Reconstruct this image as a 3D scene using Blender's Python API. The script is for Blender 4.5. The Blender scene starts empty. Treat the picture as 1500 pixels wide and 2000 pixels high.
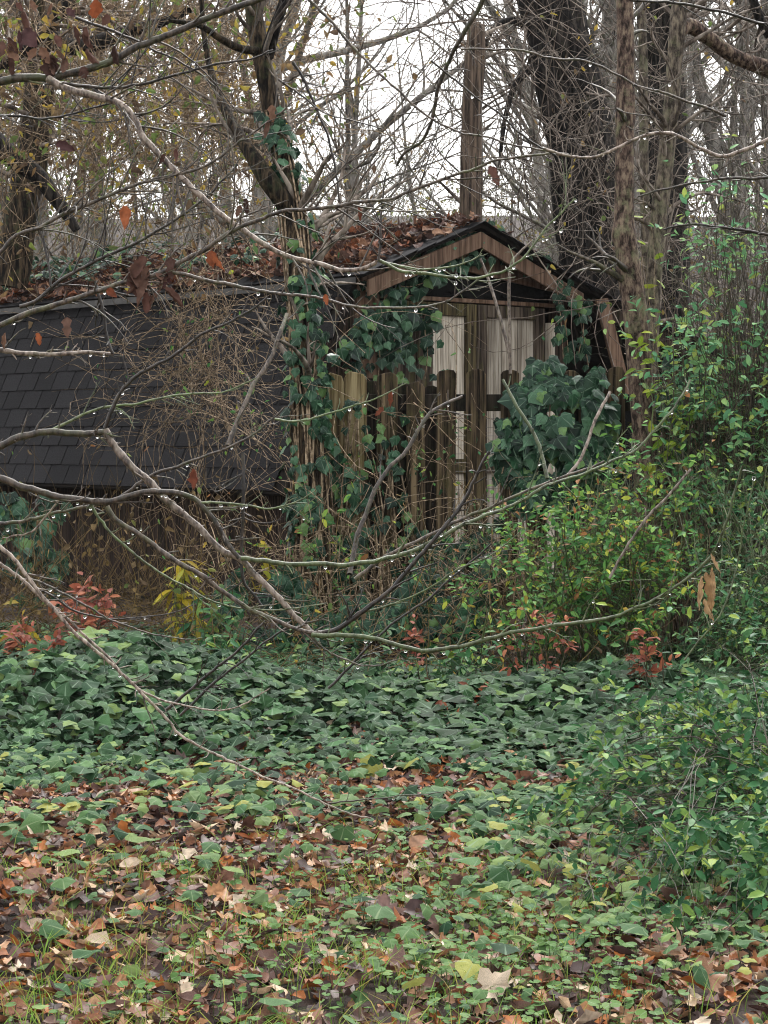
import bpy, math, random
import numpy as np
from mathutils import Vector, Matrix, Euler

SC = bpy.context.scene
COL = SC.collection
random.seed(11)
rng = np.random.default_rng(20240)
PI = math.pi

# ------------------------------------------------------------------ camera
FPX, CX, CY = 4000.0, 750.0, 1000.0        # focal length and centre, in pixels of a 1500x2000 picture
CAM_Z = 1.44
PITCH = math.atan(150.0 / FPX)
cam_d = bpy.data.cameras.new('camera')
cam = bpy.data.objects.new('camera', cam_d)
COL.objects.link(cam)
cam.location = (0, 0, CAM_Z)
cam.rotation_euler = (PI / 2 - PITCH, 0, 0)
cam_d.sensor_fit = 'VERTICAL'
cam_d.sensor_height = 24.0
cam_d.lens = 24.0 * FPX / 2000.0
cam_d.clip_start = 0.1
cam_d.clip_end = 600
SC.camera = cam

# ------------------------------------------------------------------ overcast sky, sun, exposure
world = bpy.data.worlds.new('World')
SC.world = world
world.use_nodes = True
wn, wl = world.node_tree.nodes, world.node_tree.links
wn.clear()
SUN_EL, SUN_ROT = math.radians(50), math.radians(12)
sky = wn.new('ShaderNodeTexSky')
sky.sky_type = 'NISHITA'
sky.sun_disc = False
sky.sun_elevation = SUN_EL
sky.sun_rotation = SUN_ROT
sky.air_density = 1.6
sky.dust_density = 6.0
sky.ozone_density = 1.0
hs = wn.new('ShaderNodeHueSaturation')
hs.inputs['Saturation'].default_value = 0.12
hs.inputs['Value'].default_value = 2.2
bgn = wn.new('ShaderNodeBackground')
bgn.inputs['Strength'].default_value = 0.15
wo = wn.new('ShaderNodeOutputWorld')
gm = wn.new('ShaderNodeGamma')              # thick cloud evens the sky out
gm.inputs['Gamma'].default_value = 0.5
wl.new(sky.outputs[0], gm.inputs['Color'])
wl.new(gm.outputs[0], hs.inputs['Color'])
wl.new(hs.outputs[0], bgn.inputs['Color'])
wl.new(bgn.outputs[0], wo.inputs['Surface'])

sun_d = bpy.data.lights.new('sun', 'SUN')
sun_d.energy = 0.9
sun_d.angle = math.radians(28)
sun_d.color = (1.0, 0.97, 0.93)
sun = bpy.data.objects.new('sun', sun_d)
COL.objects.link(sun)
# the sun stands ahead of the camera, high up behind the cloud
sdir = Vector((math.sin(SUN_ROT) * math.cos(SUN_EL), math.cos(SUN_ROT) * math.cos(SUN_EL), math.sin(SUN_EL)))
sun.rotation_euler = sdir.to_track_quat('Z', 'Y').to_euler()
sun.location = (0, -5, 30)

SC.view_settings.view_transform = 'Standard'
SC.view_settings.look = 'None'
SC.view_settings.gamma = 1.0
SC.view_settings.use_curve_mapping = False
SC.view_settings.exposure = 1.45
SC.render.engine = 'CYCLES'
cy = SC.cycles
cy.max_bounces = 5
cy.diffuse_bounces = 3
cy.glossy_bounces = 2
cy.transmission_bounces = 4
cy.transparent_max_bounces = 4
cy.volume_bounces = 0
cy.caustics_reflective = False
cy.caustics_refractive = False
cy.sample_clamp_indirect = 3.0
cy.use_denoising = True
try:
    cy.denoiser = 'OPENIMAGEDENOISE'
    cy.denoising_prefilter = 'ACCURATE'
except Exception:
    pass
cy.pixel_filter_type = 'BLACKMAN_HARRIS'
cy.filter_width = 1.1
SC.render.use_persistent_data = False

# ------------------------------------------------------------------ geometry helpers
def ray(px, py):
    a, b = (px - CX) / FPX, (CY - py) / FPX
    c, s = math.cos(PITCH), math.sin(PITCH)
    return np.array([a, c + b * s, -s + b * c])

def at(px, py, D):
    """world point on the plane y = D that the photograph shows at pixel (px, py)"""
    d = ray(px, py)
    t = D / d[1]
    return np.array([d[0] * t, D, CAM_Z + d[2] * t])

def mpp(D):
    return D / FPX

def hash3(ix, iy, iz):
    h = (ix.astype(np.int64) * 374761393 + iy.astype(np.int64) * 668265263 + iz.astype(np.int64) * 2147483647) & 0xffffffff
    h = ((h ^ (h >> 13)) * 1274126177) & 0xffffffff
    return ((h ^ (h >> 16)) & 0xffff) / 65535.0

def vnoise(p):
    """value noise 0..1 for points (N,3)"""
    p = np.asarray(p, float)
    i = np.floor(p).astype(np.int64)
    f = p - i
    f = f * f * (3 - 2 * f)
    r = 0
    for dx in (0, 1):
        for dy in (0, 1):
            for dz in (0, 1):
                w = (f[:, 0] if dx else 1 - f[:, 0]) * (f[:, 1] if dy else 1 - f[:, 1]) * (f[:, 2] if dz else 1 - f[:, 2])
                r = r + w * hash3(i[:, 0] + dx, i[:, 1] + dy, i[:, 2] + dz)
    return r

def n2(x, y, s=1.0, z=0.0):
    x = np.atleast_1d(np.asarray(x, float)); y = np.atleast_1d(np.asarray(y, float))
    return vnoise(np.stack([x * s, y * s, np.full_like(x, z)], 1))

def gz(x, y):
    """height of the ground: level by the camera, a wooded bank beyond the shed"""
    x = np.atleast_1d(np.asarray(x, float)); y = np.atleast_1d(np.asarray(y, float))
    z = 0.07 * (n2(x, y, 0.8, 3.1) - 0.5) + 0.035 * (n2(x, y, 2.7, 8.2) - 0.5)
    t = np.clip(y - 22.0, 0, 48.0)
    z = z + 0.185 * t * np.clip(t / 8.0, 0, 1) + np.clip((y - 20) / 15, 0, 1) * 1.2 * (n2(x, y, 0.13, 5.5) - 0.5)
    return z

def norm(v):
    return v / np.maximum(np.linalg.norm(v, axis=-1, keepdims=True), 1e-9)

def frames(axis, normal):
    """rotation matrices (N,3,3): columns x (across), y (along the leaf), z (leaf normal)"""
    y = norm(np.asarray(axis, float))
    x = norm(np.cross(y, normal))
    z = np.cross(x, y)
    return np.stack([x, y, z], -1)

def mesh_from(name, V, faces, mat, uv=None, rnd=None, smooth=True):
    """faces: list of index arrays (n,3) or (n,4)"""
    V = np.ascontiguousarray(V, np.float32)
    me = bpy.data.meshes.new(name)
    me.vertices.add(len(V))
    me.vertices.foreach_set('co', V.ravel())
    if not isinstance(faces, list):
        faces = [faces]
    faces = [np.asarray(f, np.int32) for f in faces if len(f)]
    loops = np.concatenate([f.ravel() for f in faces])
    sizes = np.concatenate([np.full(len(f), f.shape[1], np.int32) for f in faces])
    starts = np.concatenate([[0], np.cumsum(sizes)[:-1]]).astype(np.int32)
    me.loops.add(len(loops))
    me.loops.foreach_set('vertex_index', loops)
    me.polygons.add(len(sizes))
    me.polygons.foreach_set('loop_start', starts)
    me.polygons.foreach_set('loop_total', sizes)
    me.polygons.foreach_set('use_smooth', np.full(len(sizes), smooth, bool))
    if uv is not None:
        l = me.uv_layers.new(name='UVMap')
        l.data.foreach_set('uv', np.ascontiguousarray(np.asarray(uv, np.float32)[loops]).ravel())
    if rnd is not None:
        a = me.attributes.new('rnd', 'FLOAT', 'POINT')
        a.data.foreach_set('value', np.asarray(rnd, np.float32))
    if mat is not None:
        me.materials.append(mat)
    me.update()
    return me

def link(name, me, parent=None, loc=None):
    o = bpy.data.objects.new(name, me)
    COL.objects.link(o)
    if parent is not None:
        o.parent = parent
    if loc is not None:
        o.location = loc
    return o

def wloc(o):
    l = Vector((0, 0, 0))
    while o is not None:
        l += o.location
        o = o.parent
    return np.array(l)

def obj(name, V, faces, mat, parent=None, uv=None, rnd=None, smooth=True, base=None):
    """one mesh object from world-space vertices; origin at the parent's base or at base"""
    V = np.asarray(V, float)
    if parent is not None:
        org = wloc(parent)
        return link(name, mesh_from(name, V - org, faces, mat, uv, rnd, smooth), parent)
    org = np.asarray(base, float) if base is not None else np.array([V[:, 0].mean(), V[:, 1].mean(), V[:, 2].min()])
    return link(name, mesh_from(name, V - org, faces, mat, uv, rnd, smooth), None, org)

def tag(o, label=None, cat=None, group=None, kind=None):
    if label: o['label'] = label
    if cat: o['category'] = cat
    if group: o['group'] = group
    if kind: o['kind'] = kind
    return o

def thing(name, label, cat, loc, group=None):
    o = bpy.data.objects.new(name, None)
    o.empty_display_size = 0.1
    COL.objects.link(o)
    o.location = Vector([float(c) for c in loc])
    return tag(o, label, cat, group)

class Geo:
    """collects pieces of one mesh"""
    def __init__(s):
        s.V, s.F3, s.F4, s.UV, s.R, s.n = [], [], [], [], [], 0
    def add(s, V, F, uv=None, rnd=0.5):
        V = np.asarray(V, float).reshape(-1, 3)
        for f in (F if isinstance(F, list) else [F]):
            f = np.asarray(f, np.int64)
            if len(f) == 0: continue
            (s.F3 if f.shape[1] == 3 else s.F4).append(f + s.n)
        s.V.append(V)
        s.UV.append(np.asarray(uv, float) if uv is not None else np.zeros((len(V), 2)))
        s.R.append(np.broadcast_to(np.asarray(rnd, float), (len(V),)).copy())
        s.n += len(V)
    def args(s):
        F = []
        if s.F3: F.append(np.concatenate(s.F3))
        if s.F4: F.append(np.concatenate(s.F4))
        return np.concatenate(s.V), F, np.concatenate(s.UV), np.concatenate(s.R)
    def obj(s, name, mat, parent=None, smooth=True, base=None):
        V, F, uv, r = s.args()
        return obj(name, V, F, mat, parent, uv, r, smooth, base)

BOXF = np.array([[0, 1, 3, 2], [4, 6, 7, 5], [0, 4, 5, 1], [2, 3, 7, 6], [0, 2, 6, 4], [1, 5, 7, 3]])
def box8(P0, ex, ey, ez):
    """box from corner P0 along three edge vectors"""
    P0, ex, ey, ez = (np.asarray(a, float) for a in (P0, ex, ey, ez))
    V = np.array([P0 + i * ex + j * ey + k * ez for i in (0, 1) for j in (0, 1) for k in (0, 1)])
    return V, BOXF

def bevel_box(P0, ex, ey, ez, b=0.004):
    """box with chamfered edges (24 verts)"""
    P0, ex, ey, ez = (np.asarray(a, float) for a in (P0, ex, ey, ez))
    L = [np.linalg.norm(e) for e in (ex, ey, ez)]
    U = [e / l for e, l in zip((ex, ey, ez), L)]
    if np.dot(np.cross(U[0], U[1]), U[2]) < 0:
        P0 = P0 + ex; U[0] = -U[0]
    b = min(b, min(L) * 0.3)
    V, idx = [], {}
    for i in (0, 1):
        for j in (0, 1):
            for k in (0, 1):
                c = (i, j, k)
                for ax in range(3):
                    p = P0.copy()
                    for a2 in range(3):
                        t = c[a2] * L[a2]
                        if a2 != ax:
                            t += b if c[a2] == 0 else -b
                        p = p + U[a2] * t
                    idx[(c, ax)] = len(V); V.append(p)
    F4, F3 = [], []
    for ax in range(3):
        a1, a2 = (ax + 1) % 3, (ax + 2) % 3
        for sd in (0, 1):
            q = []
            for (u, v) in ((0, 0), (1, 0), (1, 1), (0, 1)):
                c = [0, 0, 0]; c[ax] = sd; c[a1] = u; c[a2] = v
                q.append(idx[(tuple(c), ax)])
            F4.append(q if sd else q[::-1])
        for u in (0, 1):
            for v in (0, 1):
                c0 = [0, 0, 0]; c0[a1] = u; c0[a2] = v
                c1 = list(c0); c1[ax] = 1
                c0, c1 = tuple(c0), tuple(c1)
                q = [idx[(c0, a1)], idx[(c1, a1)], idx[(c1, a2)], idx[(c0, a2)]]
                F4.append(q if (u ^ v) else q[::-1])
    for i in (0, 1):
        for j in (0, 1):
            for k in (0, 1):
                t = [idx[((i, j, k), 0)], idx[((i, j, k), 1)], idx[((i, j, k), 2)]]
                F3.append(t if (i + j + k) % 2 else t[::-1])
    return np.array(V), [np.array(F3), np.array(F4)]

def tubes(P, R, sides=5):
    """P (N,K,3) centre lines, R (N,K) radii -> verts, quads, uv, per-vertex tube index"""
    P = np.asarray(P, float); R = np.asarray(R, float)
    N, K, _ = P.shape
    T = norm(np.gradient(P, axis=1))
    main = norm(P[:, -1] - P[:, 0] + 1e-6)
    ref = np.zeros((N, 3)); ref[np.arange(N), np.argmin(np.abs(main), 1)] = 1.0
    A = norm(np.cross(T, ref[:, None, :]))
    B = np.cross(T, A)
    th = np.arange(sides) * 2 * PI / sides
    V = P[:, :, None, :] + R[:, :, None, None] * (np.cos(th)[None, None, :, None] * A[:, :, None, :] + np.sin(th)[None, None, :, None] * B[:, :, None, :])
    idx = np.arange(N * K * sides).reshape(N, K, sides)
    nx = np.roll(idx, -1, 2)
    F = np.stack([idx[:, :-1], nx[:, :-1], nx[:, 1:], idx[:, 1:]], -1).reshape(-1, 4)
    seg = np.concatenate([np.zeros((N, 1)), np.cumsum(np.linalg.norm(np.diff(P, axis=1), axis=-1), 1)], 1)
    uv = np.stack([np.broadcast_to((th / (2 * PI))[None, None], (N, K, sides)), np.broadcast_to(seg[:, :, None], (N, K, sides))], -1).reshape(-1, 2)
    ti = np.repeat(np.arange(N), K * sides)
    return V.reshape(-1, 3), F, uv, ti

def catmull(pts, n):
    p = np.asarray(pts, float)
    if len(p) == 2:
        t = np.linspace(0, 1, n)[:, None]
        return p[0] * (1 - t) + p[1] * t
    q = np.concatenate([[2 * p[0] - p[1]], p, [2 * p[-1] - p[-2]]])
    seg = np.linalg.norm(np.diff(p[:, :3], axis=0), axis=1)
    cum = np.concatenate([[0], np.cumsum(seg)])
    s = np.linspace(0, cum[-1], n)
    i = np.clip(np.searchsorted(cum, s, 'right') - 1, 0, len(p) - 2)
    t = ((s - cum[i]) / np.maximum(seg[i], 1e-9))[:, None]
    p0, p1, p2, p3 = q[i], q[i + 1], q[i + 2], q[i + 3]
    return 0.5 * (2 * p1 + (p2 - p0) * t + (2 * p0 - 5 * p1 + 4 * p2 - p3) * t ** 2 + (3 * p1 - p0 - 3 * p2 + p3) * t ** 3)

def wander(start, dirn, K, step, jit, pull=None, r=rng):
    """smooth random walks: start (N,3), dirn (N,3) -> (N,K,3)"""
    N = len(start)
    d = norm(np.asarray(dirn, float)); p = np.asarray(start, float).copy()
    out = [p.copy()]
    cur = d.copy(); w = np.zeros((N, 3))
    step = np.broadcast_to(np.asarray(step, float), (N,))[:, None]
    for k in range(K - 1):
        w = 0.6 * w + r.normal(0, jit, (N, 3))
        cur = norm(cur + w + (0 if pull is None else pull))
        p = p + cur * step
        out.append(p.copy())
    return np.stack(out, 1)

def scatter(templates, P, M, S, rnd, pick=None):
    """copies of leaf templates (V,F3,uv) as one mesh: P (N,3), M (N,3,3), S (N,) or (N,3)"""
    P = np.asarray(P, float); N = len(P)
    S = np.asarray(S, float)
    if S.ndim == 1: S = np.repeat(S[:, None], 3, 1)
    if pick is None: pick = rng.integers(0, len(templates), N)
    g = Geo()
    for k, (V, F, uv) in enumerate(templates):
        m = np.nonzero(pick == k)[0]
        if len(m) == 0: continue
        loc = V[None] * S[m][:, None, :]
        W = np.einsum('nij,nvj->nvi', M[m], loc) + P[m][:, None, :]
        nv = len(V)
        FF = (F[None] + (np.arange(len(m)) * nv)[:, None, None]).reshape(-1, 3)
        g.add(W.reshape(-1, 3), FF, np.tile(uv, (len(m), 1)), np.repeat(rnd[m], nv))
    return g

# ------------------------------------------------------------------ leaf shapes (x across, y along, z normal, length 1)
def fan(outline, centre=(0, 0.35), zf=None):
    o = np.array(outline, float)
    V2 = np.vstack([[centre], o])
    n = len(o)
    F = np.array([[0, i + 1, (i + 1) % n + 1] for i in range(n)])
    F = F[:, ::-1] if np.cross(o[1] - o[0], o[2] - o[1]) < 0 else F
    z = zf(V2[:, 0], V2[:, 1]) if zf else np.zeros(len(V2))
    uv = np.stack([V2[:, 0] + 0.5, V2[:, 1]], 1)
    return np.column_stack([V2, z]), F, uv

def mirror(half):
    """half outline from base to tip on +x -> closed outline"""
    h = np.array(half, float)
    l = h[::-1].copy(); l[:, 0] *= -1
    l = l[np.abs(l[:, 0]) > 1e-6]
    return np.vstack([h, l])

def ivy_leaf(seed):
    r = np.random.default_rng(seed)
    h = [(0.0, 0.03), (0.13, -0.07), (0.36, -0.05), (0.45, 0.14), (0.57, 0.33), (0.42, 0.50), (0.25, 0.70), (0.0, 1.0)]
    h = [(x * (1 + r.normal(0, .06)), y + r.normal(0, .02)) for x, y in h]; h[0] = (0, 0.03); h[-1] = (0, 1.0)
    a, b = r.uniform(0.10, 0.35), r.uniform(0.05, 0.25)
    return fan(mirror(h), (0, 0.3), lambda x, y: 0.08 - a * np.abs(x) - b * y * y + 0.04 * r.normal(size=len(x)))

def heart_leaf(seed, w=0.45):
    r = np.random.default_rng(seed)
    h = [(0, 0.04), (0.15, -0.05), (w * .8, 0.05), (w, 0.28), (w * .75, 0.58), (w * .3, 0.85), (0, 1.0)]
    a, b = r.uniform(0.1, 0.3), r.uniform(0.05, 0.25)
    return fan(mirror(h), (0, 0.35), lambda x, y: -a * np.abs(x) - b * y * y)

def oval_leaf(seed, w=0.22, tip=0.9):
    """folded elliptical leaf with midrib vertices"""
    r = np.random.default_rng(seed)
    a, b = r.uniform(0.15, 0.5), r.uniform(0.05, 0.3)
    ys = np.array([0, 0.32, 0.72, 1.0]); ws = np.array([0.02, 0.98, 0.8, 0.0]) * w
    V, uv = [], []
    for y, ww in zip(ys, ws):
        for sx in (-1, 0, 1):
            x = sx * ww
            V.append((x, y, a * abs(x) - b * y * y)); uv.append((x / (2 * w) + .5, y))
    F = []
    for i in range(3):
        p = i * 3
        for k in (0, 1):
            F += [[p + k, p + k + 1, p + 3 + k + 1], [p + k, p + 4 + k, p + 3 + k]]
    return np.array(V), np.array(F), np.array(uv)

def lobed_dead_leaf(seed, curl=1.0):
    """dry maple-like or oak-like leaf, curled"""
    r = np.random.default_rng(seed)
    if seed % 3 == 0:
        h = [(0, 0), (.22, .05), (.42, -.02), (.36, .16), (.66, .32), (.44, .42), (.46, .62), (.24, .58), (.2, .78), (0, 1)]
    elif seed % 3 == 1:
        h = [(0, 0), (.12, .12), (.3, .18), (.2, .3), (.38, .42), (.24, .54), (.36, .68), (.2, .78), (.12, .92), (0, 1)]
    else:
        h = [(0, 0), (.2, .06), (.36, .2), (.42, .4), (.36, .6), (.22, .8), (0, 1)]
    h = [(x * (1 + r.normal(0, .1)), y + r.normal(0, .02)) for x, y in h]; h[0] = (0, 0); h[-1] = (0, 1)
    a, b, c = r.uniform(.2, .9) * curl, r.uniform(-.3, .5) * curl, r.uniform(2, 5)
    o = mirror(h)
    n = len(o)
    inner = np.array([0, .42]) + (o - np.array([0, .42])) * 0.5
    V2 = np.vstack([[(0, .42)], inner, o])
    F = []
    for i in range(n):
        j = (i + 1) % n
        F += [[0, 1 + i, 1 + j], [1 + i, 1 + n + i, 1 + n + j], [1 + i, 1 + n + j, 1 + j]]
    ph = r.uniform(0, 6)
    x, y = V2[:, 0], V2[:, 1]
    z = a * x * x * 1.6 + b * (y - .4) ** 2 + .07 * curl * np.sin(c * x * 3 + ph) + .06 * curl * np.sin(c * y * 2 + ph) + 0.03 * r.normal(size=len(x))
    return np.column_stack([V2, z]), np.array(F), np.stack([x + .5, y], 1)

def curled_leaf(seed, w=.3, ny=9, nx=5):
    """dry leaf rolled about its midrib and bent, on a 5 x 8 grid"""
    r = np.random.default_rng(seed)
    roll = r.uniform(1.2, 4.2); bend = r.uniform(-1.2, 1.8); tw = r.uniform(-.8, .8)
    V, uv = [], []
    for j in range(ny):
        y = j / (ny - 1)
        ww = w * math.sin(PI * min(1, y * .97 + .03)) ** .6 * (1 + r.normal(0, .18)) * (1 - .3 * y)
        for i in range(nx):
            u = (i / (nx - 1) * 2 - 1)
            a = u * roll * .5 + tw * (y - .4)
            rad = ww / max(roll * .5, .6)
            x, z = rad * math.sin(a), rad * (1 - math.cos(a)) + r.normal(0, .018)
            V.append((x + r.normal(0, .015), y * (1 - .1 * abs(bend)) + r.normal(0, .012), z + bend * .35 * (y - .3) ** 2)); uv.append((u / 2 + .5, y))
    F = []
    for j in range(ny - 1):
        for i in range(nx - 1):
            a = j * nx + i
            F += [[a, a + 1, a + nx + 1], [a, a + nx + 1, a + nx]]
    return np.array(V), np.array(F), np.array(uv)

def light_dead_leaf(seed):
    """the same outlines as the dry lobed leaf, one fan of faces, crumpled"""
    V, F, uv = lobed_dead_leaf(seed, .8)
    n = (len(V) - 1) // 2
    W = np.vstack([V[:1], V[1 + n:]])
    W[1:, 2] += np.random.default_rng(seed).normal(0, .05, n)
    u = np.vstack([uv[:1], uv[1 + n:]])
    T = np.array([[0, 1 + i, 1 + (i + 1) % n] for i in range(n)])
    return W, T, u

def round_leaf(seed):
    r = np.random.default_rng(seed)
    th = np.linspace(-PI / 2 + .25, 3 * PI / 2 - .25, 9)
    rr = 0.5 * (1 + r.normal(0, .06, 9))
    o = [(rr[i] * math.cos(t), .45 + rr[i] * math.sin(t)) for i, t in enumerate(th)]
    o = [(0, .3)] + o
    c = r.uniform(.1, .4)
    return fan(o, (0, .42), lambda x, y: c * (x * x + (y - .45) ** 2) * r.choice([1, -1]))

def ivy_fine(seed):
    V, F, uv = ivy_leaf(seed)
    r = np.random.default_rng(seed + 77)
    n = len(V) - 1
    c, o = V[0], V[1:]
    inner = c + (o - c) * .55
    a, b, d = r.uniform(.25, .6), r.uniform(.1, .4), r.uniform(.02, .06)
    W = np.vstack([[c], inner, o])
    x, y = W[:, 0], W[:, 1]
    ang = np.arctan2(np.abs(x), y + .15)
    W[:, 2] = .1 - a * x * x - b * (y - .2) ** 2 + d * np.cos(ang * 7) * np.hypot(x, y) + .015 * r.normal(size=len(x))
    T = []
    for i in range(n):
        j = (i + 1) % n
        T += [[0, 1 + i, 1 + j], [1 + i, 1 + n + i, 1 + n + j], [1 + i, 1 + n + j, 1 + j]]
    T = np.array(T)
    if np.cross(o[1, :2] - o[0, :2], o[2, :2] - o[1, :2]) < 0: T = T[:, ::-1]
    return W, T, np.stack([x + .5, y], 1)

IVYF = [ivy_fine(i) for i in range(8)]
IVY = [ivy_leaf(i) for i in range(6)]
HEART = [heart_leaf(i) for i in range(3)]
OVAL = [oval_leaf(i, 0.23) for i in range(4)]
LANCE = [oval_leaf(10 + i, 0.12) for i in range(3)]
ROUND = [round_leaf(i) for i in range(4)]
DEAD = [lobed_dead_leaf(i) for i in range(9)]
CURL = [curled_leaf(i, .26 + .05 * (i % 4)) for i in range(10)]
CURLN = [curled_leaf(40 + i, .17) for i in range(4)]
CURLL = [curled_leaf(60 + i, .26 + .05 * (i % 4), 5, 4) for i in range(8)]
LIGHT = [light_dead_leaf(20 + i) for i in range(12)]
FLATDEAD = [lobed_dead_leaf(20 + i, .55) for i in range(9)]
def simple_leaf(w=.26):
    V = np.array([(0, 0, 0), (w, .45, .06), (0, .5, -.04), (-w, .45, .06), (0, 1, -.12)])
    return V, np.array([[0, 1, 2], [0, 2, 3], [2, 1, 4], [2, 4, 3]]), np.array([(.5, 0), (1, .45), (.5, .5), (0, .45), (.5, 1)])
SIMPLE = [simple_leaf(.2), simple_leaf(.3)]

# ------------------------------------------------------------------ materials
ALB = 0.80        # wet winter surfaces: every colour below is brought down to its real albedo
def srgb(h):
    if isinstance(h, str):
        h = h.lstrip('#'); c = [int(h[i:i + 2], 16) / 255 for i in (0, 2, 4)]
    else:
        c = [x / 255 for x in h]
    return tuple(ALB * (x / 12.92 if x <= .04045 else ((x + .055) / 1.055) ** 2.4) for x in c) + (1,)

def new_mat(name):
    m = bpy.data.materials.new(name)
    m.use_nodes = True
    nt = m.node_tree
    b = nt.nodes['Principled BSDF']
    return m, nt, b

def N(nt, typ, **kw):
    n = nt.nodes.new(typ)
    for k, v in kw.items():
        if k == 'op': n.operation = v
        elif k == 'ins':
            for a, c in v.items(): n.inputs[a].default_value = c
        else: setattr(n, k, v)
    return n

def ramp(nt, stops, interp='LINEAR'):
    r = nt.nodes.new('ShaderNodeValToRGB')
    cr = r.color_ramp
    cr.interpolation = interp
    while len(cr.elements) < len(stops): cr.elements.new(0.5)
    for e, (p, c) in zip(cr.elements, stops):
        e.position = p; e.color = c if len(c) == 4 else srgb(c)
    return r

def rnd_node(nt):
    a = N(nt, 'ShaderNodeAttribute', attribute_name='rnd')
    oi = N(nt, 'ShaderNodeObjectInfo')
    s = N(nt, 'ShaderNodeMath', op='ADD')
    nt.links.new(a.outputs['Fac'], s.inputs[0]); nt.links.new(oi.outputs['Random'], s.inputs[1])
    f = N(nt, 'ShaderNodeMath', op='FRACT')
    nt.links.new(s.outputs[0], f.inputs[0])
    return f.outputs[0]

def leaf_mat(name, cols, rough=.4, transl=.2, vein=None, mott=.35, scale=60, spec=.05):
    """cols: list of linear or hex albedo colours, spread evenly over the per-leaf random value"""
    m, nt, b = new_mat(name)
    L = nt.links
    n = len(cols)
    rp = ramp(nt, [(i / n, c) for i, c in enumerate(cols)], 'CONSTANT' if n > 6 else 'LINEAR')
    L.new(rnd_node(nt), rp.inputs[0])
    tc = N(nt, 'ShaderNodeTexCoord')
    no = N(nt, 'ShaderNodeTexNoise', ins={'Scale': scale, 'Detail': 3.0})
    L.new(tc.outputs['Object'], no.inputs['Vector'])
    mr = N(nt, 'ShaderNodeMapRange', ins={'From Min': .3, 'From Max': .7, 'To Min': 1 - mott, 'To Max': 1 + mott})
    L.new(no.outputs['Fac'], mr.inputs[0])
    mul = N(nt, 'ShaderNodeMix', data_type='RGBA', blend_type='MULTIPLY', ins={0: 1.0})
    L.new(rp.outputs[0], mul.inputs[6]); L.new(mr.outputs[0], mul.inputs[7])
    col = mul.outputs[2]
    if vein is not None:
        uvn = N(nt, 'ShaderNodeUVMap')
        sp = N(nt, 'ShaderNodeSeparateXYZ'); L.new(uvn.outputs[0], sp.inputs[0])
        # three to five main veins fanning from the leaf base
        sx = N(nt, 'ShaderNodeMath', op='SUBTRACT', ins={1: .5}); L.new(sp.outputs[0], sx.inputs[0])
        ab = N(nt, 'ShaderNodeMath', op='ABSOLUTE'); L.new(sx.outputs[0], ab.inputs[0])
        at2 = N(nt, 'ShaderNodeMath', op='ARCTAN2'); L.new(ab.outputs[0], at2.inputs[0]); L.new(sp.outputs[1], at2.inputs[1])
        sc = N(nt, 'ShaderNodeMath', op='MULTIPLY', ins={1: 5.6}); L.new(at2.outputs[0], sc.inputs[0])
        co = N(nt, 'ShaderNodeMath', op='COSINE'); L.new(sc.outputs[0], co.inputs[0])
        vm = N(nt, 'ShaderNodeMapRange', ins={'From Min': .93, 'From Max': 1.0, 'To Min': 0.0, 'To Max': .55})
        L.new(co.outputs[0], vm.inputs[0])
        vx = N(nt, 'ShaderNodeMix', data_type='RGBA', ins={7: srgb(vein)})
        L.new(vm.outputs[0], vx.inputs[0]); L.new(col, vx.inputs[6])
        col = vx.outputs[2]
    L.new(col, b.inputs['Base Color'])
    b.inputs['Roughness'].default_value = rough
    b.inputs['Specular IOR Level'].default_value = spec
    if transl > 0:
        tr = N(nt, 'ShaderNodeBsdfTranslucent')
        L.new(col, tr.inputs['Color'])
        mx = N(nt, 'ShaderNodeMixShader', ins={0: transl})
        L.new(b.outputs[0], mx.inputs[1]); L.new(tr.outputs[0], mx.inputs[2])
        L.new(mx.outputs[0], nt.nodes['Material Output'].inputs['Surface'])
    return m

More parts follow.
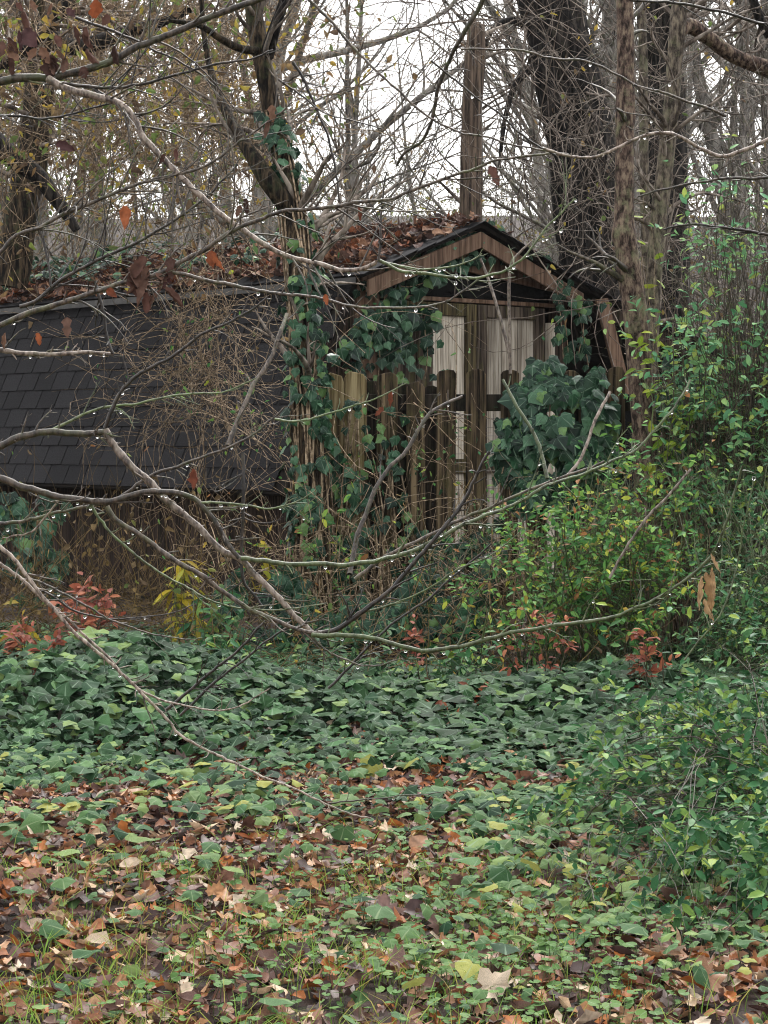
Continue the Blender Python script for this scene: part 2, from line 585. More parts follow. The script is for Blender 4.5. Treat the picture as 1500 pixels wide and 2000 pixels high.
def bark_mat(name, c_dark, c_mid, c_light, c_moss=None, moss=.5, rough=.75, bump=.6, sx=30, sy=4, uvmode=True, spec=.15):
    """ridged bark: noise stretched along the limb (uv.y is metres along, uv.x is round), patches of moss or lichen"""
    m, nt, b = new_mat(name)
    L = nt.links
    tc = N(nt, 'ShaderNodeTexCoord')
    mp = N(nt, 'ShaderNodeMapping', ins={'Scale': (sx, sx, sy)})
    L.new(tc.outputs['Object'], mp.inputs[0])
    n1 = N(nt, 'ShaderNodeTexNoise', ins={'Scale': 1.0, 'Detail': 6.0, 'Roughness': .65})
    L.new(mp.outputs[0], n1.inputs['Vector'])
    rp = ramp(nt, [(.40, c_dark), (.5, c_mid), (.62, c_light)])
    L.new(n1.outputs['Fac'], rp.inputs[0])
    col = rp.outputs[0]
    if c_moss:
        n2_ = N(nt, 'ShaderNodeTexNoise', ins={'Scale': 7.0, 'Detail': 5.0, 'Roughness': .7})
        L.new(tc.outputs['Object'], n2_.inputs['Vector'])
        mm = N(nt, 'ShaderNodeMapRange', ins={'From Min': .62 - .25 * moss, 'From Max': .78 - .25 * moss, 'To Min': 0.0, 'To Max': .8})
        L.new(n2_.outputs['Fac'], mm.inputs[0])
        mx = N(nt, 'ShaderNodeMix', data_type='RGBA', ins={7: srgb(c_moss)})
        L.new(mm.outputs[0], mx.inputs[0]); L.new(col, mx.inputs[6])
        col = mx.outputs[2]
    # every piece a little lighter or darker
    rr = rnd_node(nt)
    vr = N(nt, 'ShaderNodeMapRange', ins={'To Min': .7, 'To Max': 1.3}); L.new(rr, vr.inputs[0])
    ml = N(nt, 'ShaderNodeMix', data_type='RGBA', blend_type='MULTIPLY', ins={0: 1.0})
    L.new(col, ml.inputs[6]); L.new(vr.outputs[0], ml.inputs[7])
    L.new(ml.outputs[2], b.inputs['Base Color'])
    b.inputs['Roughness'].default_value = rough
    b.inputs['Specular IOR Level'].default_value = spec
    bp = N(nt, 'ShaderNodeBump', ins={'Strength': bump, 'Distance': .02})
    L.new(n1.outputs['Fac'], bp.inputs['Height'])
    L.new(bp.outputs[0], b.inputs['Normal'])
    return m

def wood_mat(name, c_dark, c_mid, c_light, c_algae=None, algae=.5, rough=.8, sx=45, sz=1.6, streak=None):
    """weathered boards: grain runs along object z, dark water streaks, green algae; colour shifts per board"""
    m, nt, b = new_mat(name)
    L = nt.links
    tc = N(nt, 'ShaderNodeTexCoord')
    oi = N(nt, 'ShaderNodeObjectInfo')
    ad = N(nt, 'ShaderNodeVectorMath', op='ADD')
    sc = N(nt, 'ShaderNodeVectorMath', op='SCALE', ins={'Scale': 17.0})
    cb = N(nt, 'ShaderNodeCombineXYZ')
    for k in range(3): L.new(oi.outputs['Random'], cb.inputs[k])
    L.new(cb.outputs[0], sc.inputs[0]); L.new(tc.outputs['Object'], ad.inputs[0]); L.new(sc.outputs[0], ad.inputs[1])
    mp = N(nt, 'ShaderNodeMapping', ins={'Scale': (sx, sx, sz)})
    L.new(ad.outputs[0], mp.inputs[0])
    n1 = N(nt, 'ShaderNodeTexNoise', ins={'Scale': 1.0, 'Detail': 7.0, 'Roughness': .62})
    L.new(mp.outputs[0], n1.inputs['Vector'])
    rp = ramp(nt, [(.39, c_dark), (.5, c_mid), (.62, c_light)])
    L.new(n1.outputs['Fac'], rp.inputs[0])
    col = rp.outputs[0]
    n3 = N(nt, 'ShaderNodeTexNoise', ins={'Scale': 1.0, 'Detail': 4.0})
    mp3 = N(nt, 'ShaderNodeMapping', ins={'Scale': (14, 14, 1.2)})
    L.new(ad.outputs[0], mp3.inputs[0]); L.new(mp3.outputs[0], n3.inputs['Vector'])
    if streak:
        ms = N(nt, 'ShaderNodeMapRange', ins={'From Min': .54, 'From Max': .68, 'To Min': 0.0, 'To Max': .75})
        L.new(n3.outputs['Fac'], ms.inputs[0])
        mx = N(nt, 'ShaderNodeMix', data_type='RGBA', ins={7: srgb(streak)})
        L.new(ms.outputs[0], mx.inputs[0]); L.new(col, mx.inputs[6]); col = mx.outputs[2]
    if c_algae:
        n2_ = N(nt, 'ShaderNodeTexNoise', ins={'Scale': 5.0, 'Detail': 6.0, 'Roughness': .7})
        mp2 = N(nt, 'ShaderNodeMapping', ins={'Scale': (2.5, 2.5, .8)})
        L.new(ad.outputs[0], mp2.inputs[0]); L.new(mp2.outputs[0], n2_.inputs['Vector'])
        mm = N(nt, 'ShaderNodeMapRange', ins={'From Min': .62 - .25 * algae, 'From Max': .8 - .25 * algae, 'To Min': 0.0, 'To Max': .8})
        L.new(n2_.outputs['Fac'], mm.inputs[0])
        mx = N(nt, 'ShaderNodeMix', data_type='RGBA', ins={7: srgb(c_algae)})
        L.new(mm.outputs[0], mx.inputs[0]); L.new(col, mx.inputs[6]); col = mx.outputs[2]
    vr = N(nt, 'ShaderNodeMapRange', ins={'To Min': .72, 'To Max': 1.2}); L.new(oi.outputs['Random'], vr.inputs[0])
    ml = N(nt, 'ShaderNodeMix', data_type='RGBA', blend_type='MULTIPLY', ins={0: 1.0})
    L.new(col, ml.inputs[6]); L.new(vr.outputs[0], ml.inputs[7])
    L.new(ml.outputs[2], b.inputs['Base Color'])
    b.inputs['Roughness'].default_value = rough
    b.inputs['Specular IOR Level'].default_value = .12
    bp = N(nt, 'ShaderNodeBump', ins={'Strength': .5, 'Distance': .008})
    L.new(n1.outputs['Fac'], bp.inputs['Height'])
    L.new(bp.outputs[0], b.inputs['Normal'])
    return m

def plain_mat(name, c0, c1, scale=12, rough=.8, spec=.3, bump=.2, dist=.01):
    m, nt, b = new_mat(name)
    L = nt.links
    tc = N(nt, 'ShaderNodeTexCoord')
    no = N(nt, 'ShaderNodeTexNoise', ins={'Scale': scale, 'Detail': 8.0, 'Roughness': .65})
    L.new(tc.outputs['Object'], no.inputs['Vector'])
    rp = ramp(nt, [(.42, c0), (.58, c1)])
    L.new(no.outputs['Fac'], rp.inputs[0])
    oi = N(nt, 'ShaderNodeObjectInfo')
    vr = N(nt, 'ShaderNodeMapRange', ins={'To Min': .8, 'To Max': 1.2}); L.new(oi.outputs['Random'], vr.inputs[0])
    ml = N(nt, 'ShaderNodeMix', data_type='RGBA', blend_type='MULTIPLY', ins={0: 1.0})
    L.new(rp.outputs[0], ml.inputs[6]); L.new(vr.outputs[0], ml.inputs[7])
    L.new(ml.outputs[2], b.inputs['Base Color'])
    b.inputs['Roughness'].default_value = rough
    b.inputs['Specular IOR Level'].default_value = spec
    bp = N(nt, 'ShaderNodeBump', ins={'Strength': bump, 'Distance': dist})
    L.new(no.outputs['Fac'], bp.inputs['Height']); L.new(bp.outputs[0], b.inputs['Normal'])
    return m

M = {}
M['ivy'] = leaf_mat('ivy leaf', ['3e5e3c', '304a33', '4e704a', '34523a', '608452', '446244', '2a4230', '547a50', '80985a', '3a583c'], .5, .15, '8fa88c', .25, 40)
M['ivy_dark'] = leaf_mat('deep green ivy leaf', ['264434', '1d3429', '2f4e3b', '284732', '3a5f46', '1e3a2d', '31523c', '588060', '3c6448', '74985c'], .3, .15, '86a288', .3, 40, .22)
M['ivy_shade'] = leaf_mat('mature ivy leaf darkened for shade', ['314a2f', '273c28', '3c5639', '334e30', '4a6542', '2a4029', '587448', '395436'], .5, .12, '7c9480', .3, 40)  # mature ivy, its colour also darkened for the shade under the trees
M['ivy_light'] = leaf_mat('pale ground ivy leaf', ['6c8a5c', '80985f', '56764e', '76906072'[:6], '607f56', '8ea668', '4c6c4a', '668656', '54744e', 'acae60'], .5, .25, 'a5b78c', .25, 40)
M['privet'] = leaf_mat('dark privet leaf', ['3f6b42', '527d50', '325837', '66905e', '4a7a52', '376040', '78a064', '4b7445', '88aa58', '32583b', 'a4ba58', '508556'], .3, .22, '5b7d5a', .2, 30)
M['privet_bright'] = leaf_mat('bright privet leaf', ['78a85a', '5c9050', '8fbc5c', '4a8048', '6aa052', '96bc58', '568a50', '80b05c', 'c4cc54', '4a7c4c', '629a58', 'b07a52'], .34, .32, '8aa85c', .2, 30)
M['pale_green'] = leaf_mat('pale green shrub leaf', ['7cb07c', '94c486', '68a074', 'a8cc80', '74ac80', '88b878', '5c9468', 'b8c86c'], .34, .35, None, .2, 30)
M['yellow'] = leaf_mat('yellow leaf', ['b7a53a', 'c9b23e', '9ca33f', 'b3a649', 'a08a35'], .45, .35, None, .25, 30)
M['lime'] = leaf_mat('yellow green leaf', ['8fae3a', 'a5bd45', '7d9f3a', 'b7c04a', '6f9440'], .4, .35, 'bccb7a', .2, 30)
M['red'] = leaf_mat('red leaf', ['a85c4a', 'b06c50', '8c4e46', 'bc7c5a', '7a4640', '9c5e4e'], .45, .25, None, .25, 30)
M['rust'] = leaf_mat('orange dead leaf', ['a05a3a', '8a5038', 'b06a48', '7c4a3a'], .5, .25, None, .3, 40)
M['tan'] = leaf_mat('tan dead leaf', ['d0b08a', 'bc9a74', 'dcc09a', 'b08e68'], .6, .25, '8a6a48', .3, 40)
M['brown'] = leaf_mat('brown dead leaf', ['5e463f', '6d5148', '4d3a35', '7c6054', '5f4646', '8a6a58', '74544c'], .5, .18, None, .3, 40)
M['litter'] = leaf_mat('wet fallen leaf', ['8a6250', '664a40', 'a07a60', '50403c', 'b88860', '80625a', '94664e', 'c89c78', '60504a', 'a86c48', 'd8bc9c', '846860', 'b4703f', '987260', '4c3a38', 'dcc8b0'], .36, .1, None, .35, 50, .13)
M['roof_litter'] = leaf_mat('fallen leaf on roof', ['604a42', '755648', '4f3c36', '8a6650', '433533', '7d5c4c', 'a07c64', '584640', '8f5a42', '6c5650'], .45, .12, None, .35, 50)
M['wood_leaf'] = leaf_mat('far woodland leaf', ['7d7048', '8c8250', '6a6e44', '7f6448', '5f6b42', '94804c', '6d5a42', '86905a', 'a08a50'], .6, .5, None, .2, 10)
M['tangle_leaf'] = leaf_mat('hanging vine leaf', ['6d5c4a', '7d6a52', '8a7050', '84864e', 'b0a04e', '655446', '6c7e4c', '98805a', 'c0a450', '6e5c4e', '8e9c52', '70844c'], .55, .5, None, .25, 30)
M['grass'] = leaf_mat('grass blade', ['86b24e', '98c058', '6f9a44', 'b0c862', 'b8b060'], .45, .35, None, .2, 20)
M['clover'] = leaf_mat('round ground leaf', ['5c8048', '6e9054', '4e7040', '80a05a', '668a50'], .4, .25, 'a3ba92', .2, 40)
M['dry'] = leaf_mat('dry stalk', ['6d5c46', '857256', '574837', '9a8256', '4a3d2e', '7a6648'], .7, .15, None, .3, 30)

M['bark_dark'] = bark_mat('dark furrowed bark', '0a0908', '231f1d', '4a433d', '4a4c38', .15, .8, 1.0, 26, 3)
M['bark_ivy'] = bark_mat('brown bark under ivy', '120f0c', '3a3026', '6a5a46', '464c32', .4, .8, 1.0, 40, 5)
M['bark_slim'] = bark_mat('grey brown bark with lichen', '2e2520', '64524a', '94826f', '8a8a6a', .35, .75, .9, 34, 14)
M['bark_lichen'] = bark_mat('pale lichened bark', '3a332c', '6f645a', 'a0937f', '8f8f70', .5, .75, .9, 34, 12)
M['snag'] = bark_mat('weathered split wood', '332a25', '64564b', '8a7767', '5a5040', .3, .8, .8, 30, 2)
M['bark_far'] = bark_mat('woodland bark paled for haze', '5c5854', '8e8882', 'b0aaa2', '73745a', .5, .9, .3, 12, 3)  # far bark paled in its colour to read like haze
M['brush'] = bark_mat('thin grey brown stem', '4e453e', '80746a', 'a89c90', None, 0, .8, .2, 12, 3)
M['twig'] = bark_mat('wet grey brown twig', '2b2420', '51463c', '75675a', '5a6238', .45, .45, .3, 60, 25, spec=.5)
M['twig_dark'] = bark_mat('wet dark twig', '17120f', '2f2722', '4a3f36', '4a4e33', .3, .4, .3, 60, 25, spec=.5)
M['twig_pale'] = bark_mat('pale wet branch', '4c4039', '8c7b6e', 'b5a698', '6d6a4c', .35, .42, .3, 60, 22, spec=.5)
M['twig_green'] = bark_mat('green wet twig', '39402a', '5c6644', '7f8762', '5f7440', .6, .42, .25, 60, 25, spec=.5)
M['vine'] = bark_mat('dry vine', '564739', '98846c', 'c2ac92', None, 0, .8, .2, 40, 20)

M['picket'] = wood_mat('mossy weathered picket', '1c1712', '57493a', '8f7c60', '5c5638', .4, streak='231d16')
M['picket_pale'] = wood_mat('pale lichened picket', '4c402e', '9c8862', 'c8b68c', '8e8850', .4, streak='33291d')
M['rail'] = wood_mat('dark fence rail', '14110e', '2b2520', '453c33', '3a3f28', .4)
M['door_plank'] = wood_mat('grey weathered plank', '9a8f80', 'd2c7b6', 'ece3d4', 'a69f80', .12, streak='857a6c')
M['door_frame'] = wood_mat('dark stained door stile', '2d2621', '5b4f45', '7d7165', '66653a', .4)
M['moss_frame'] = wood_mat('green stained door stile', '2a251b', '514734', '75694c', '62603a', .4)
M['trim'] = wood_mat('brown painted trim', '5f4a3c', '856a58', '9a806c', None, 0, .6, 30, 2.0, streak='54402f')
M['wall_board'] = wood_mat('dark brown wall board', '1c1613', '3d312b', '5c4c43', '42422c', .3)
M['shingle'] = plain_mat('charcoal asphalt shingle', '252426', '363537', 90, .85, .1, .4, .004)
M['felt_shade'] = plain_mat('black roofing and shade fill', '0c0c0c', '171717', 20, .9, .2)  # near-black; also stands in for shade in open recesses
M['deck'] = plain_mat('dark roof deck', '1c1815', '2c2621', 10, .9, .2)
M['metal'] = plain_mat('grey drip edge', '3a3938', '524f4c', 10, .5, .5)
M['wire'] = plain_mat('rusty fence wire', '3b3430', '5c524a', 30, .5, .5)
M['soil'] = plain_mat('dark leafy soil', '241a15', '44332a', 14, .8, .3, .8, .03)

def drop_mat():
    m, nt, b = new_mat('water drop')
    b.inputs['Base Color'].default_value = (1, 1, 1, 1)
    b.inputs['Roughness'].default_value = 0.0
    b.inputs['IOR'].default_value = 1.33
    b.inputs['Transmission Weight'].default_value = 1.0
    return m
M['drop'] = drop_mat()

# ------------------------------------------------------------------ leaves: the largest as parts, the rest joined
def in_frame(P, margin=30):
    c, s = math.cos(PITCH), math.sin(PITCH)
    x, y, z = P[:, 0], P[:, 1], P[:, 2] - CAM_Z
    fw = y * c - z * s
    up = y * s + z * c
    px = CX + FPX * x / fw; py = CY - FPX * up / fw
    return (px > -margin) & (px < 1500 + margin) & (py > -margin) & (py < 2000 + margin)

_tm = {}
def template_mesh(name, t, mat, key):
    k = (key, mat.name)
    if k not in _tm:
        _tm[k] = mesh_from(name, t[0], t[1], mat, t[2], np.zeros(len(t[0])))
    return _tm[k]

def leaves(parent, name, stuff, templates, tkey, P, Mx, S, rnd, mat, nmax=300, prio=None, lift=None):
    """up to nmax leaves that show largest become objects named NAME, the rest one part of kind stuff"""
    P = np.asarray(P, float); S = np.asarray(S, float); n = len(P)
    pick = rng.integers(0, len(templates), n)
    app = S / P[:, 1] * in_frame(P, -10)
    if prio is not None: app = app * prio
    order = np.argsort(-app)
    single = np.zeros(n, bool)
    if nmax > 0:
        single[order[:nmax]] = True
        single &= app > 0
    org = wloc(parent)
    for i in np.nonzero(single)[0]:
        me = template_mesh(name, templates[pick[i]], mat, (tkey, int(pick[i])))
        o = bpy.data.objects.new(name, me)
        COL.objects.link(o)
        o.parent = parent
        m = Matrix(Mx[i].tolist()).to_4x4()
        m.translation = Vector((P[i] - org).tolist())
        o.matrix_local = m @ Matrix.Scale(float(S[i]), 4)
    rest = ~single
    if rest.any():
        g = scatter(templates, P[rest], Mx[rest], S[rest], rnd[rest], pick[rest])
        o = g.obj(stuff, mat, parent)
        o['kind'] = 'stuff'
        return o

# ------------------------------------------------------------------ ground
xs = np.concatenate([np.linspace(-90, -9, 28), np.linspace(-8.5, 8.5, 86), np.linspace(9, 90, 28)])
ys = np.concatenate([np.linspace(-14, 3, 12), np.linspace(3.2, 16, 80), np.linspace(16.5, 70, 90), np.linspace(72, 128, 20)])
GX, GY = np.meshgrid(xs, ys)
GZ = gz(GX.ravel(), GY.ravel())
nx_, ny_ = len(xs), len(ys)
ii = np.arange(nx_ * ny_).reshape(ny_, nx_)
GF = np.stack([ii[:-1, :-1], ii[:-1, 1:], ii[1:, 1:], ii[1:, :-1]], -1).reshape(-1, 4)
ground = obj('ground', np.column_stack([GX.ravel(), GY.ravel(), GZ]), GF, M['soil'], base=(0, 0, 0))
ground['kind'] = 'structure'

def area_points(n, y0=4.2, y1=15.0, side=1.5):
    """uniform points over the ground in view (and a margin to the sides)"""
    y = np.sqrt(rng.uniform(y0 ** 2, y1 ** 2, n))
    half = 750.0 / FPX * y + side
    x = rng.uniform(-1, 1, n) * half
    return x, y

# fallen leaves
NL = 23000
x, y = area_points(NL, 4.2, 9.7)
P = np.column_stack([x, y, gz(x, y) + rng.uniform(.004, .05, NL) ** 1.0])
nrm = norm(np.column_stack([rng.normal(0, .42, NL), rng.normal(-.12, .42, NL), np.ones(NL)]))
ax = rng.normal(0, 1, (NL, 3)); ax[:, 2] *= .2
S = rng.uniform(.032, .088, NL)
leaves(ground, 'fallen_leaf', 'fallen_leaves', LIGHT + CURLL + CURLL, 'litter', P, frames(ax, nrm), S, rng.random(NL), M['litter'], 300)

# ivy over the ground
def ivy_height(x, y):
    hump = np.clip((y + 2.0 * (n2(x, y, .55, 31.0) - .5) - 8.5) / 2.4, 0, 1)
    wy = y + 2.2 * (n2(x, y, .75, 51.0) - .5)
    fx = np.interp(CX + FPX * x / np.maximum(y, 1), [250, 800], [1.0, .42])
    hump = hump * hump * (3 - 2 * hump) * np.interp(wy, [10.0, 12.0], [1, .08]) * fx
    return 0.07 + hump * (0.03 + .34 * np.clip(n2(x, y, .8, 2.2) * 1.5 - .3, 0, 1)) + .16 * hump * n2(x, y, 3.1, 6.6) + .05 * n2(x, y, 2.5, 1.1)

def ivy_density(x, y):
    px = CX + FPX * x / y
    d = np.interp(y, [4.2, 5.5, 6.3, 7.2, 8.2, 9.0, 15], [.10, .17, .32, .6, .85, 1, 1])
    d = d + np.clip((px - 700) / 800, 0, 1) * .35
    patch = np.clip((n2(x, y, 1.7, 4.4) - .3) * 3.2, .04, 1.4)
    back = np.clip((n2(x, y, .9, 21.0) - .1 - np.clip(y - 12.0, 0, 2) * .2) * 5, 0, 1)
    bl = np.clip((y + 2.2 * (n2(x, y, .6, 33.0) - .5) - 7.0) / 2.2, 0, 1)
    d = d * np.where((px < 700) & (y < 7.2), .62, 1.0)
    d = d * np.where((px > 930) & (px < 1330) & (y > 10.8), .55, 1.0)
    return d * (bl + (1 - bl) * patch) * np.where(y > 11.6, back, 1.0)

ivy_carpet = thing('ivy_carpet', 'low green ivy carpeting the ground in front of the fence', 'ivy', (0, 10, 0))
NI = 57000
x, y = area_points(NI, 4.2, 14.6)
keep = rng.random(NI) < ivy_density(x, y) * np.interp(y, [4, 6.5, 8, 9, 10, 15], [.4, .58, .85, .9, .85, .85])
x, y = x[keep], y[keep]
n = len(x)
h = ivy_height(x, y)
z = gz(x, y) + h * (1 - rng.random(n) ** 2.2 * .75)
P = np.column_stack([x, y, z])
e = .08
gxh = (ivy_height(x + e, y) - ivy_height(x - e, y)) / (2 * e)
gyh = (ivy_height(x, y + e) - ivy_height(x, y - e)) / (2 * e)
nrm = norm(np.column_stack([-gxh * .9 + rng.normal(0, .33, n), -gyh * .9 - .22 + rng.normal(0, .33, n), np.ones(n)]))
ax = np.column_stack([rng.normal(0, 1, n), rng.normal(-.7, 1, n), rng.normal(-.15, .25, n)])
S = np.clip(rng.lognormal(-2.84, .34, n), .026, .115) * np.interp(y, [5, 7, 9, 9.6], [.7, .82, .95, 1.05])
near = (y < 8.6) & (rng.random(n) < np.clip((9.2 - y) / 2.2, 0, 1) * .8)
FR = frames(ax, nrm); rr = rng.random(n)
pxi = CX + FPX * x / y
dark = ~near & (y > 8.6) & (rng.random(n) < .35 + .4 * np.clip((pxi - 500) / 400, 0, 1))  # leaves given the shade-darkened colour, more often toward the right
mid = ~near & ~dark
leaves(ivy_carpet, 'ivy_leaf', 'ivy_leaves', IVY, 'ivyA', P[mid], FR[mid], S[mid], rr[mid], M['ivy'], 100)
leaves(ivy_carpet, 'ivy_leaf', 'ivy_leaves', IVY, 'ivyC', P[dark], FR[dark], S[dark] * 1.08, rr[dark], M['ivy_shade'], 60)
leaves(ivy_carpet, 'ivy_leaf', 'ivy_leaves', IVYF, 'ivyB', P[near], FR[near], S[near], rr[near], M['ivy_light'], 140)
# petioles and runners
k = rng.random(n) < .15
st = P[k]; m = len(st)
en = np.column_stack([st[:, 0] + rng.normal(0, .03, m), st[:, 1] + rng.normal(.02, .03, m), gz(st[:, 0], st[:, 1]) + .01])
V, F, uv, ti = tubes(np.stack([st, (st + en) / 2 + rng.normal(0, .012, (m, 3)), en], 1), np.full((m, 3), .0016), 3)
o = obj('ivy_stalks', V, F, M['twig_green'], ivy_carpet, uv, rng.random(m)[ti]); o['kind'] = 'stuff'

# round leaved ground cover, nearest the camera
clover = thing('clover_patch', 'small round pale green leaves among the fallen leaves nearest the camera', 'ground cover', (0, 5.6, 0))
NC = 20000
x, y = area_points(NC, 4.2, 7.6)
px = CX + FPX * x / y
d = np.interp(y, [4.2, 5.6, 6.6, 7.6], [.9, .9, .5, .05]) * np.clip(.3 + (px - 300) / 900, .12, 1) * np.clip((n2(x, y, 2.2, 9.1) - .33) * 4.5, 0, 1)
keep = rng.random(NC) < d
x, y = x[keep], y[keep]; n = len(x)
P = np.column_stack([x, y, gz(x, y) + rng.uniform(.03, .085, n)])
nrm = norm(np.column_stack([rng.normal(0, .3, n), rng.normal(-.2, .3, n), np.ones(n)]))
ax = rng.normal(0, 1, (n, 3)); ax[:, 2] *= .15
leaves(clover, 'round_leaf', 'round_leaves', ROUND, 'round', P, frames(ax, nrm), rng.uniform(.014, .032, n), rng.random(n), M['clover'], 120)
en = P.copy(); en[:, 2] = gz(x, y); en[:, :2] += rng.normal(0, .012, (n, 2))
V, F, uv, ti = tubes(np.stack([P, en], 1), np.full((n, 2), .0012), 3)
o = obj('round_leaf_stalks', V, F, M['twig_green'], clover, uv, rng.random(n)[ti]); o['kind'] = 'stuff'

# grass
NG = 24000
x, y = area_points(NG, 4.2, 7.6)
px = CX + FPX * x / y
tuft = np.clip((n2(x, y, 2.6, 12.3) - .44) * 5, 0, 1)
keep = rng.random(NG) < tuft * np.interp(y, [4.2, 6.6, 7.6], [1, .7, .1]) * np.interp(px, [0, 900, 1300], [1, .8, .25])
x, y = x[keep], y[keep]; n = len(x)
base = np.column_stack([x, y, gz(x, y)])
L_ = rng.uniform(.03, .11, n)
lean = rng.normal(0, .85, (n, 2))
K = 4
t = np.linspace(0, 1, K)
C = base[:, None, :] + np.concatenate([lean[:, None, :] * (t ** 1.8)[None, :, None] * L_[:, None, None], (np.sin(t * 1.35) / math.sin(1.35))[None, :, None] * L_[:, None, None]], -1)
w = np.array([1, .9, .6, .08])[None] * rng.uniform(.001, .0022, n)[:, None]
side = np.column_stack([rng.normal(0, 1, n), rng.normal(0, .5, n), np.zeros(n)]); side = norm(side)
V = np.stack([C - w[:, :, None] * side[:, None], C + w[:, :, None] * side[:, None]], 2)
idx = np.arange(n * K * 2).reshape(n, K, 2)
F = np.stack([idx[:, :-1, 0], idx[:, :-1, 1], idx[:, 1:, 1], idx[:, 1:, 0]], -1).reshape(-1, 4)
grass = obj('grass', V.reshape(-1, 3), F, M['grass'], None, None, np.repeat(rng.random(n), K * 2), base=(0, 5.5, 0))
tag(grass, 'thin bright green grass blades between the fallen leaves', 'grass', kind='stuff')

# ------------------------------------------------------------------ shed
SO = np.array([-.25, 16.5, 0.0]); SU = np.array([.753, .658, 0.0]); SV = np.array([-.658, .753, 0.0]); SZ = np.array([0, 0, 1.0])
def SP(s, t, z): return SO + s * SU + t * SV + z * SZ
W = 2.44; EZ = 2.72; AZ = 3.17; LEN = 9.0; BS = .72; BZ = 1.0
shed = thing('shed', 'old barn-shaped shed with charcoal shingled side, ivy on its gable and leaves on its roof', 'shed', SP(W / 2, 0, 0))
def sbox(name, s, t, z, mat, parent=None, b=.004):
    """axis box in shed coordinates"""
    V, F = bevel_box(SP(s[0], t[0], z[0]), SU * (s[1] - s[0]), SV * (t[1] - t[0]), SZ * (z[1] - z[0]), b)
    if parent is None: parent = shed
    org = wloc(parent)
    return link(name, mesh_from(name, V - org, F, mat, smooth=False), parent)
def splank(name, a, bpt, up, th, mat, parent=None):
    """plank from point a to b in shed coords (s,t,z), width vector up, thickness along t"""
    a, bpt, up = (np.array(q, float) for q in (a, bpt, up))
    tov = lambda q: q[0] * SU + q[1] * SV + q[2] * SZ
    V, F = bevel_box(SP(*a), tov(bpt - a), tov(up), SV * th, .004)
    org = wloc(parent or shed)
    return link(name, mesh_from(name, V - org, F, mat, smooth=False), parent or shed)

# lower roof (steep side) carrying the shingles
dn = np.array([-BS, 0, BZ - EZ]); SL = math.hypot(BS, BZ - EZ)
d_s = dn / SL                                     # down the slope, in (s,t,z)
out = np.array([-(EZ - BZ), 0, BS]) / SL         # outward normal
tov = lambda q: q[0] * SU + q[1] * SV + q[2] * SZ
V, F = box8(SP(-.012, -.03, EZ - .02), tov(dn), SV * LEN, tov(-out * .05))
lower_roof = link('lower_roof', mesh_from('lower_roof', V - wloc(shed), F, M['deck'], smooth=False), shed)
TAB, ROWS = .305, 10
EXPO = SL / ROWS
sh_mesh = []
for k in range(6):
    r = np.random.default_rng(k + 50)
    wdt = TAB - .011
    # local frame: x along t, y down the slope, z outward; the lower edge sits proud of the row below
    V, F = bevel_box((0.004, -.02, .004), (wdt, 0, 0), (r.normal(0, .002), EXPO + .028, .011), (0, 0, .011), .002)
    V[:, 2] += np.where(V[:, 1] > EXPO * .8, r.normal(0, .0012, len(V)), 0)
    sh_mesh.append(mesh_from('shingle', V, F, M['shingle'], smooth=False))
Rm = Matrix(np.column_stack([SV, tov(d_s), tov(out)]).tolist()).to_4x4()
lr = wloc(lower_roof)
for row in range(ROWS):
    off = -.05 + (.5 * TAB if row % 2 else 0) + rng.normal(0, .01)
    nt_ = int(7.6 / TAB)
    for c in range(nt_):
        t0 = off + c * TAB
        if t0 < -.1: t0 = -.1
        p = SP(0, 0, 0) + tov(d_s * (row * EXPO) + out * .004) + EZ * SZ + SV * t0
        o = link('shingle', sh_mesh[rng.integers(0, 6)], lower_roof)
        m = Rm.copy(); m.translation = Vector((p - lr).tolist())
        o.matrix_local = m @ Euler((rng.normal(0, .004), rng.normal(0, .004), rng.normal(0, .004))).to_matrix().to_4x4()
# right-hand lower roof
V, F = box8(SP(W, -.03, EZ - .02), BS * SU + (BZ - EZ) * SZ, SV * LEN, np.array([-.02, 0, 0]) - .01 * SZ)
link('lower_roof', mesh_from('lower_roof', V - wloc(shed), F, M['deck'], smooth=False), shed)
# upper roof slopes
OH = .22
for sgn in (-1, 1):
    s_e = W / 2 + sgn * (W / 2 + .10)
    ez = EZ - .10 * (AZ - EZ) / (W / 2)
    a = SP(W / 2, -OH, AZ); b = SP(s_e, -OH, ez)
    V, F = box8(a, b - a, SV * (LEN + OH), SZ * .035)
    up = link('upper_roof', mesh_from('upper_roof', V - wloc(shed), F, M['deck'], smooth=False), shed)
    # shingle courses on top, ragged at the rake and the eave
    rows = 7
    sl = (b - a)
    for rrow in range(rows):
        p0 = a + sl * (rrow / rows) + SZ * (.037 + .005) - SV * (.03 + rng.uniform(0, .05))
        V, F = bevel_box(p0, sl / rows * 1.12 - SZ * .012, SV * (LEN + OH), SZ * .008, .002)
        link('shingle_course', mesh_from('shingle_course', V - wloc(shed), F, M['shingle'], smooth=False), up)
# drip edge along the break
V, F = box8(SP(-.14, -.2, EZ - .085), -SU * .012, SV * LEN, SZ * .055)
link('drip_edge', mesh_from('drip_edge', V - wloc(shed), F, M['metal'], smooth=False), shed)
# rake boards (outer pair), then a set-back inner pair
rs = (AZ - EZ) / (W / 2)
for sgn in (-1, 1):
    a = (W / 2, -OH - .0, AZ - .17); b = (W / 2 + sgn * (W / 2 + .02), -OH - .0, AZ - .17 - rs * (W / 2 + .02))
    splank('rake_board', a, b, (0, 0, .135), .03, M['trim'])
    a = (W / 2, -.07, AZ - .36); b = (W / 2 + sgn * (W / 2 - .03), -.07, AZ - .36 - .14)
    splank('rake_board', a, b, (0, 0, .16), .03, M['trim'])
